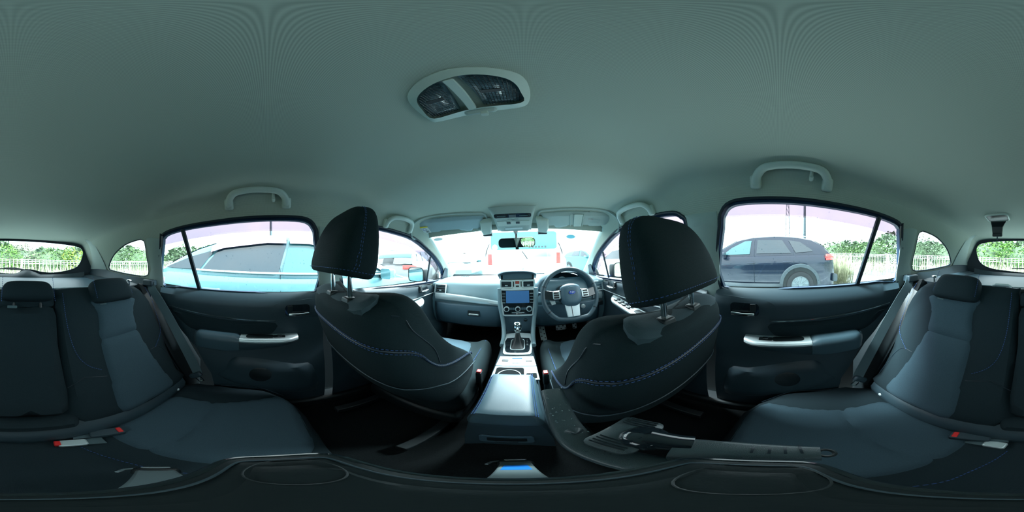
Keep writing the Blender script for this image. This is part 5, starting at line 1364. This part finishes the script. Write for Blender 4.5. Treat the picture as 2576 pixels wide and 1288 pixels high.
            if e[0] == 'rails': obj('roof_rail', MB().tube([T(l, s * rw(zr_(l), l) * .93, zr_(l) + .035) for l in [e[1] + (e[2] - e[1]) * k / 12 for k in range(13)]], .014, 6), 'silver', gh)
            if e[0] == 'sill': obj('sill_cladding', MB().loft([[T(l, s * (hw(l) + .012), z) for z in (.20, .42)] for l in [wheels[0] + .45 + (wheels[1] - wheels[0] - .9) * k / 6 for k in range(7)]], cap=False, closed=False), 'clad', bd, solid=.015)
    for e in extras:
        if e[0] == 'rearglass':   # upright rear screen of a van
            f = lambda a, b, h=0: T(L + .012 + h, a, b)
            g_ = obj('rear_screen', MB().prism(rrect(e[1], e[2], .08, cx=0, cy=e[3]), f, -.01, .006), e[4], gh)
            obj('rear_wiper', MB().tube([f(-.06, e[3] - e[2] / 2 - .06, .03), f(.10, e[3] - e[2] / 2 - .30, .03)][::1], .015, 6), 'darker', bd)
            obj('oval_sticker', MB().prism(ell(.09, .10, cx=-e[1] * .44, cy=e[3] - .20), f, .006, .009), 'white', g_)
            for k in range(6): obj('sticker_mark', MB().box(f(.18 + .1 * k, e[3] - e[2] * .38, .008), (.06, .004, .05 + .015 * (k % 2))), 'clad', g_)
        if e[0] == 'bumper': obj('bumper', MB().box(T(L, 0, e[1]), (W * .92, .14, .22), Matrix.Rotation(-head, 3, 'Z')), e[2], bd, bevel=.04)
        if e[0] == 'plate': obj('number_plate', MB().box(T(L + .03, 0, e[1]), (.33, .01, .165), Matrix.Rotation(-head, 3, 'Z')), 'white', bd, bevel=.005)
        if e[0] == 'dark_lower': obj('lower_skirt', MB().loft([[T(l, s * (hw(l) + .004), z) for z in (.22, .40)] for l in [.5 + (L - 1) * k / 8 for k in range(9)] for s in (1,)], cap=False, closed=False), 'clad', bd)
    return C_
P_LB = mat('light_blue_paint', (.15, .33, .37), .25, .35, coat=1); P_NV = mat('navy_black_paint', (.010, .022, .045), .22, .3, coat=1)
P_SV = mat('silver_paint', (.10, .20, .22), .3, .2, coat=1); P_WH = mat('white_van_paint', (.85, .88, .88), .3, 0, coat=1); P_TL = mat('teal_paint', (.06, .22, .25), .28, .3, coat=1); P_PK = mat('pale_silver_paint', (.22, .24, .25), .3, .2, coat=1)
# light blue saloon alongside, nose forward
Ls = 4.7; yl = .75
l_of = lambda y, yc=yl, L=Ls: L / 2 - (y - yc)
sed_body = [(0, .62), (.15, .76), (1.0, .95), (1.35, 1.0), (2.2, 1.06), (3.1, 1.085), (3.9, 1.11), (4.3, 1.13), (4.62, 1.08), (4.7, .80)]
sed_roof = [(1.15, .98), (1.6, 1.22), (2.15, 1.50), (2.6, 1.575), (3.1, 1.585), (3.6, 1.53), (4.0, 1.41), (4.35, 1.24), (4.52, 1.12)]
make_car('light blue saloon parked close alongside with dark glass and chrome belt line', (-2.55, yl), 0, Ls, 1.80, 1.585, sed_body, sed_roof, (.92, 3.72), P_LB,
    [[(2.98, 1.115), (2.86, 1.50), (3.30, 1.48), (3.66, 1.40), (3.86, 1.14)], [[(1.45, 1.06), (1.75, 1.24), (2.25, 1.47), (2.60, 1.50), (2.83, 1.50), (2.94, 1.115)], 'paleglass'], [(3.89, 1.145), (3.71, 1.385), (4.02, 1.30), (4.30, 1.19), (4.38, 1.155)]],
    extras=[('handle', 3.62, .93), ('handle', 2.65, .90), ('mirror', 1.62, 1.06), ('line', 2.96, 0), ('line', 1.62, 0), ('slope', 1.25, 2.1), ('slope', 3.75, 4.4), ('tail', .95, .16), ('head', .70)], belt_chrome=True, visor=2, wr=.33)
# navy off-roader on the other side, nose forward
suv_body = [(0, .70), (.12, .92), (.9, 1.06), (1.3, 1.10), (2.0, 1.14), (3.0, 1.155), (3.8, 1.18), (4.3, 1.19), (4.55, 1.16), (4.6, .9)]
suv_roof = [(1.05, 1.06), (1.5, 1.33), (1.95, 1.575), (2.4, 1.66), (3.0, 1.685), (3.5, 1.665), (3.95, 1.59), (4.25, 1.44), (4.45, 1.24), (4.52, 1.16)]
make_car('navy black off-road car parked a bay away with grey wheel arch cladding', (5.13, .78), 0, 4.6, 1.86, 1.69, suv_body, suv_roof, (.9, 3.62), P_NV,
    [[(2.48, 1.185), (2.50, 1.55), (3.15, 1.545), (3.38, 1.205)], [[(1.55, 1.15), (1.80, 1.34), (2.16, 1.52), (2.34, 1.53), (2.30, 1.175)], 'paleglass'], [(3.50, 1.21), (3.32, 1.54), (3.62, 1.50), (3.92, 1.30), (3.96, 1.25)]],
    extras=[('handle', 3.18, .98), ('handle', 2.25, .95), ('mirror', 1.62, 1.15), ('line', 3.45, -.10), ('line', 2.42, 0), ('slope', 1.15, 1.9), ('slope', 4.05, 4.42), ('tail', 1.10, .16), ('head', .85), ('rails', 1.9, 4.0), ('sill',), ('bumper', .52, 'clad')], cladding=True, wr=.37)
# white van ahead, seen from behind
van_body = [(0, .8), (.1, 1.0), (.6, 1.15), (.9, 1.2), (4.3, 1.2), (4.38, 1.18), (4.4, 1.15)]
van_roof = [(.35, 1.1), (.8, 1.6), (1.2, 1.88), (2, 1.92), (4.0, 1.92), (4.32, 1.86), (4.40, 1.6)]
make_car('white van ahead with a mint rear window, small wiper and upright red lamps', (.08, 7.35), 0, 4.4, 3.0, 1.92, van_body, van_roof, (.8, 3.6), P_WH,
    [[(1.2, 1.26), (1.4, 1.72), (4.1, 1.72), (4.15, 1.26)]], extras=[('rearglass', 2.10, .56, 1.74, mat('mint_glass', (.09, .40, .44), .2, coat=.5)), ('vtail', 1.16, .36), ('bumper', .45, P_WH), ('plate', .75)], wr=.30)
# silver estate ahead-left, nose towards us
est_body = [(0, .6), (.12, .75), (1.0, .95), (1.4, 1.0), (3.0, 1.03), (4.3, 1.06), (4.6, .95), (4.65, .7)]
est_roof = [(1.1, .97), (1.6, 1.22), (2.1, 1.47), (2.8, 1.52), (3.8, 1.49), (4.2, 1.38), (4.5, 1.1)]
est_glass = [[(2.9, 1.09), (2.88, 1.42), (3.6, 1.41), (3.75, 1.10)], [(1.6, 1.05), (2.1, 1.36), (2.8, 1.43), (2.82, 1.08)], [(3.85, 1.11), (3.72, 1.40), (4.05, 1.33), (4.25, 1.12)]]
make_car('silver estate car ahead seen beside the white van lamp through the windscreen', (-3.3, 7.9), radians(152), 4.65, 1.78, 1.52, est_body, est_roof, (.9, 3.6), P_SV, est_glass, 'paleglass', extras=[('slope', 1.2, 2.05), ('slope', 4.1, 4.45), ('head', .72), ('tail', .92, .16), ('mirror', 1.55, 1.08), ('rails', 2.1, 4.0), ('bumper', .45, P_SV)], wr=.32)
make_car('pale pinkish silver people carrier with red lamps seen through the front passenger window', (-4.75, 6.0), radians(-20), 4.6, 1.75, 1.66, [(0, .7), (.12, .9), (.9, 1.05), (4.3, 1.1), (4.5, 1.05), (4.6, .8)], [(.75, 1.03), (1.3, 1.4), (1.9, 1.62), (2.6, 1.66), (4.0, 1.6), (4.35, 1.4), (4.5, 1.1)], (.85, 3.6), P_PK,
    [[(1.5, 1.14), (1.8, 1.48), (2.5, 1.55), (2.5, 1.16)], [(2.6, 1.16), (2.6, 1.55), (3.5, 1.53), (3.5, 1.17)], [(3.6, 1.17), (3.6, 1.52), (4.05, 1.45), (4.2, 1.18)]], 'paleglass', extras=[('slope', .85, 1.75), ('slope', 4.05, 4.4), ('tail', .98, .13), ('head', .8), ('mirror', 1.4, 1.15), ('bumper', .48, P_PK)], wr=.31)
make_car('teal off-road car standing far ahead near the driver side of the windscreen', (4.45, 10.2), radians(160), 4.3, 1.78, 1.60, [(l * .93, z) for l, z in suv_body], [(l * .93, z * .95) for l, z in suv_roof], (.85, 3.4), P_TL, [[(l * .93, z * .95 + .02) for l, z in [(2.48, 1.2), (2.50, 1.53), (3.15, 1.53), (3.38, 1.2)]], [(l * .93, z * .95 + .02) for l, z in [(1.55, 1.16), (1.80, 1.34), (2.16, 1.50), (2.34, 1.51), (2.30, 1.175)]]], extras=[('slope', 1.1, 1.75), ('head', .85), ('tail', 1.05, .15), ('mirror', 1.5, 1.08)], wr=.34)
make_car('white hatchback with a spoked wheel showing past the driver door mirror', (4.0, 5.2), radians(-8), 4.2, 1.72, 1.5, [(l * .9, z) for l, z in est_body], [(l * .9, z * .99) for l, z in est_roof], (.8, 3.3), P_WH, [[(l * .9, z * .985) for l, z in g] for g in est_glass], extras=[('slope', 1.1, 1.85), ('tail', .92, .16), ('head', .7)], wr=.31)

# door mirrors of this car
for s, lab in ((-1, 'door mirror seen through the front passenger window, glass wet with rain'), (1, 'door mirror seen past the headrest beside the steering wheel')):
    MM = empty('door_mirror', (s * .95, 1.30, -.24), lab, 'door mirror', None)
    cx_ = s * .93; f = frame((cx_, 1.27, -.155), (cos(s * .12), sin(s * .12), 0), (0, 0, 1))
    o = rrect(.215, .145, .035, 5)
    obj('mirror_shell', MB().loft([[f(a * k, b * k, h) for a, b in o] for k, h in ((.45, -.10), (.8, -.085), (.97, -.05), (1, 0), (.98, .008), (.90, .006))]), 'darker', MM, angle=60)
    obj('mirror_face', MB().prism([(a * .88, b * .86) for a, b in o], f, .003, .0065), 'mirror', MM)
    obj('mirror_arm', MB().tube([(cx_ - s * .06, 1.31, -.225), (s * .76, 1.31, -.225)], .025, 10), 'ourpaint', MM)
    tag(obj('raindrops', drops(lambda a, b, h: f(a, b, .0066 + h), rrect(.19, .12, .03), 60, .0008, .0022), 'drop', MM), kind='stuff')
WP = empty('rear_wiper', (.15, -1.41, -.13), 'black wiper lying along the foot of the hatch glass', 'windscreen wiper')
obj('wiper_blade', MB().tube([(-.03, -1.405, -.118), (.10, -1.408, -.112), (.26, -1.405, -.116)], [.004, .006, .004], 8), 'darker', WP)
obj('wiper_arm', MB().tube([(-.08, -1.43, -.125), (.03, -1.43, -.105), (.12, -1.418, -.106)], [.010, .007, .005], 8), 'darker', WP)

# mesh fence with folded top, behind and round to the right
def fence(A, B, label, n_posts, spacing=.05, zt=-.085):
    A = V(*A); B = V(*B); d = B - A; L_ = d.length; d.normalize(); nrm = V(d.y, -d.x, 0)
    F = empty('mesh_fence', (A.x, A.y, GZ), label, 'fence')
    m = MB(); n = int(L_ / spacing)
    for k in range(n + 1):
        p = A + d * (k * spacing)
        m.add([p + V(0, 0, z) + d * q * .005 + nrm * off for z, off in ((GZ + .05, 0), (zt - .10, 0), (zt - .05, .035), (zt, 0)) for q in (-1, 1)], [(0, 1, 3, 2), (2, 3, 5, 4), (4, 5, 7, 6)])
    obj('vertical_wires', m, 'fence', F, smooth=False)
    m = MB()
    for z, off in ((zt, 0), (zt - .05, .035), (zt - .10, 0), (zt - .38, 0), (zt - .70, 0), (GZ + .06, 0)): m.tube([A + V(0, 0, z) + nrm * off, B + V(0, 0, z) + nrm * off], .0035, 5)
    obj('rails', m, 'fence', F)
    for k in range(n_posts):
        p = A + d * (L_ * (k + .5) / n_posts); obj('post', MB().box((p.x, p.y - .03, (GZ + zt) / 2), (.04, .04, zt - GZ + .04)), 'fence', F, bevel=.004)
fence((-12, -4.5, 0), (4.3, -4.25, 0), 'white mesh fence running straight across behind the hatch window', 9, .10)
fence((4.3, -4.25, 0), (7.6, -1.2, 0), 'white mesh fence running off behind the tail of the navy off-roader', 3, .06)
fence((7.6, -1.2, 0), (14, 6, 0), 'white mesh fence beyond the navy off-roader, mostly hidden by it', 4, .12)
# scrub, grass and water beyond
def clump(name, cx, cy, rx, ry, top, n, m1, label, cat, size=.10, bottom=GZ, kind=None):
    m = MB(); mb = MB()
    for k in range(n):
        a = random.uniform(0, 2 * pi); r = random.random() ** .45; z_ = random.random()
        hx = cx + cos(a) * r * rx; hy = cy + sin(a) * r * ry; ztop = bottom + (top - bottom) * (1 - .45 * r ** 3) * (1 + .10 * sin(hx * 2.3 + cy) + .06 * sin(hx * 5.1))
        z = bottom + (ztop - bottom) * z_ ** .7; s_ = size * random.uniform(.5, 1.4)
        u = V(random.gauss(0, 1), random.gauss(0, 1), random.gauss(0, .6)).normalized(); v = u.cross(V(random.gauss(0, 1), random.gauss(0, 1), random.gauss(0, 1))).normalized()
        c = V(hx, hy, z); m.add([c - u * s_ * .9, c + v * s_ * .4, c + u * s_ * .9, c - v * s_ * .4], [(0, 1, 2, 3)])
    B = empty(name, (cx, cy, bottom), label, cat)
    l_ = obj('foliage', m, m1, B, smooth=False)
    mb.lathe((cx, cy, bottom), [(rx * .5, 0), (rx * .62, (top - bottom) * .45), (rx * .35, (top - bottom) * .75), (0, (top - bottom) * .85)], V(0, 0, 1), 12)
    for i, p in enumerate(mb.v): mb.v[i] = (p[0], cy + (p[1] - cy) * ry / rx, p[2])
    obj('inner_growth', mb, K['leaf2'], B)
    return B
K['leafmid'] = mat('mid_green_leaves', (.06, .12, .03), .7, var=.5, vscale=3); K['leafyel'] = mat('yellow_green_leaves', (.15, .22, .02), .7, var=.4, vscale=5); K['leafbrown'] = mat('brownish_scrub', (.10, .11, .06), .8, var=.4, vscale=4)
BUSH = [(-9.8, -9.5, 2.6, 1.6, .95, 'leafmid', 'low green thicket at the far end of the fence on the light blue car side'),
    (-7.0, -10.5, 2.2, 1.5, 1.25, 'leaf2', 'grey green tree-like bush seen in the small rear side window beside the light blue car'),
    (-4.4, -9.6, 1.7, 1.3, .62, 'leafyel', 'yellow green bush at the edge of the hatch window nearest the light blue car'),
    (-2.4, -9.8, 1.7, 1.3, .60, 'leafmid', 'mid green bush over the fence next to the yellow green bush'),
    (-.8, -10.4, 1.6, 1.2, .70, 'leafbrown', 'brownish scrub bush over the middle of the fence'),
    (.9, -9.2, 1.5, 1.2, .85, 'leaf', 'bright green bush right behind the rear wiper'),
    (2.9, -9.2, 1.7, 1.2, .95, 'leaf', 'bright green bush at the hatch window edge below the hanging belt anchor'),
    (5.6, -9.4, 1.8, 1.4, .80, 'leaf2', 'dull green bush in the small rear side window on the navy off-roader side'),
    (8.4, -9.2, 1.9, 1.5, 1.15, 'leaf2', 'tall dull green bush behind the fence corner'),
    (10.4, -6.6, 1.9, 1.7, .92, 'leafmid', 'green bush seen just behind the window divider bar'),
    (12.4, -4.4, 1.9, 1.7, .85, 'leafmid', 'rounded green bush above the reddish tail lamp of the navy off-roader'),
    (15.5, -2.0, 2.4, 2.0, .80, 'leaf2', 'green bush hidden mostly behind the navy off-roader')]
for i, (bx_, by_, rx, ry, top, mm_, lab) in enumerate(BUSH): clump('bush', bx_, by_, rx, ry, top, 2600, mm_, lab, 'bush', .085)
# wooded hill line further back
m = MB()
for k in range(9000):
    a = radians(random.uniform(112, 250)); r = random.uniform(22, 30); x, y = sin(a) * r, cos(a) * r; top = 1.7 + .8 * sin(a * 9) + .5 * sin(a * 23)
    z = GZ + (top - GZ) * random.random() ** .6; s_ = random.uniform(.15, .45)
    u = V(random.gauss(0, 1), random.gauss(0, 1), random.gauss(0, .6)).normalized(); v = u.cross(V(random.gauss(0, 1), random.gauss(0, 1), random.gauss(0, 1))).normalized()
    c = V(x, y, z); m.add([c - u * s_, c + v * s_ * .5, c + u * s_, c - v * s_ * .5], [(0, 1, 2, 3)])
o = obj('distant_foliage', m, 'leaf2', smooth=False); tag(o, 'hazy green scrub rising far beyond the fence', 'scrub', kind='stuff')
def grass(cx0, cx1, cy0, cy1, n, h0, h1, label):
    m = MB()
    for k in range(n):
        x = random.uniform(cx0, cx1); y = random.uniform(cy0, cy1); h = random.uniform(h0, h1); a = random.uniform(0, pi); b = random.gauss(0, .12)
        w_ = .004; m.add([(x - w_ * cos(a), y - w_ * sin(a), GZ), (x + w_ * cos(a), y + w_ * sin(a), GZ), (x + b * .4, y + b * .2, GZ + h * .6), (x + b, y + b * .5, GZ + h)], [(0, 1, 2), (0, 2, 3)])
    tag(obj('dry_grass', m, 'straw', smooth=False), label, 'grass', kind='stuff')
grass(-12, 4.5, -7.2, -4.8, 4000, .5, 1.0, 'pale dry grass standing just beyond the straight rear fence')
grass(5.3, 6.4, -2.6, -1.7, 500, .6, 1.30, 'tall dry grass tuft beside the tail of the navy off-roader')
grass(7.0, 12, -6.5, -2.6, 1600, .3, .85, 'pale dry grass beyond the slanting fence')
m = MB().add([(5.2, -7.6, GZ + .01), (16, -7.6, GZ + .01), (16, -3.0, GZ + .01), (8.6, -3.0, GZ + .01)], [(0, 1, 2, 3)])
tag(obj('water_channel', m, mat('grey_water', (.22, .30, .34), .08)), 'grey strip of water beyond the slanting fence', 'water', kind='stuff')
# power masts
for x, y, h, lat, lab in ((24, -1.2, 9.5, True, 'thin lattice mast rising behind the navy off-roader'), (22, -3.4, 10.0, False, 'dark pole standing right of the lattice mast'), (-21, .45, 7.5, False, 'slim pole rising behind the roof of the light blue saloon')):
    M_ = empty('utility_pole' if not lat else 'lattice_mast', (x, y, GZ), lab, 'pole')
    if lat:
        for q in (-1, 1):
            for p_ in (-1, 1): obj('mast_leg', MB().tube([(x + .35 * q, y + .35 * p_, GZ), (x + .12 * q, y + .12 * p_, h)], .035, 5), 'clad', M_)
        m = MB()
        for k in range(14):
            za = GZ + (h - GZ) * k / 14; zb2 = GZ + (h - GZ) * (k + 1) / 14; ra = .35 - .23 * k / 14; rb = .35 - .23 * (k + 1) / 14
            for q in (-1, 1):
                m.tube([(x + ra * q, y - ra, za), (x + rb * q, y + rb, zb2)], .018, 4); m.tube([(x - ra, y + ra * q, za), (x + rb, y + rb * q, zb2)], .018, 4)
        obj('mast_bracing', m, 'clad', M_)
        obj('mast_head', MB().box((x, y, h * .93), (.8, .8, .25)), 'clad', M_)
    else:
        obj('pole_shaft', MB().tube([(x, y, GZ), (x, y, h)], [.20, .14], 10), 'clad', M_)
        obj('cross_arm', MB().box((x, y, h - .6), (.12, 1.6, .12)), 'clad', M_)
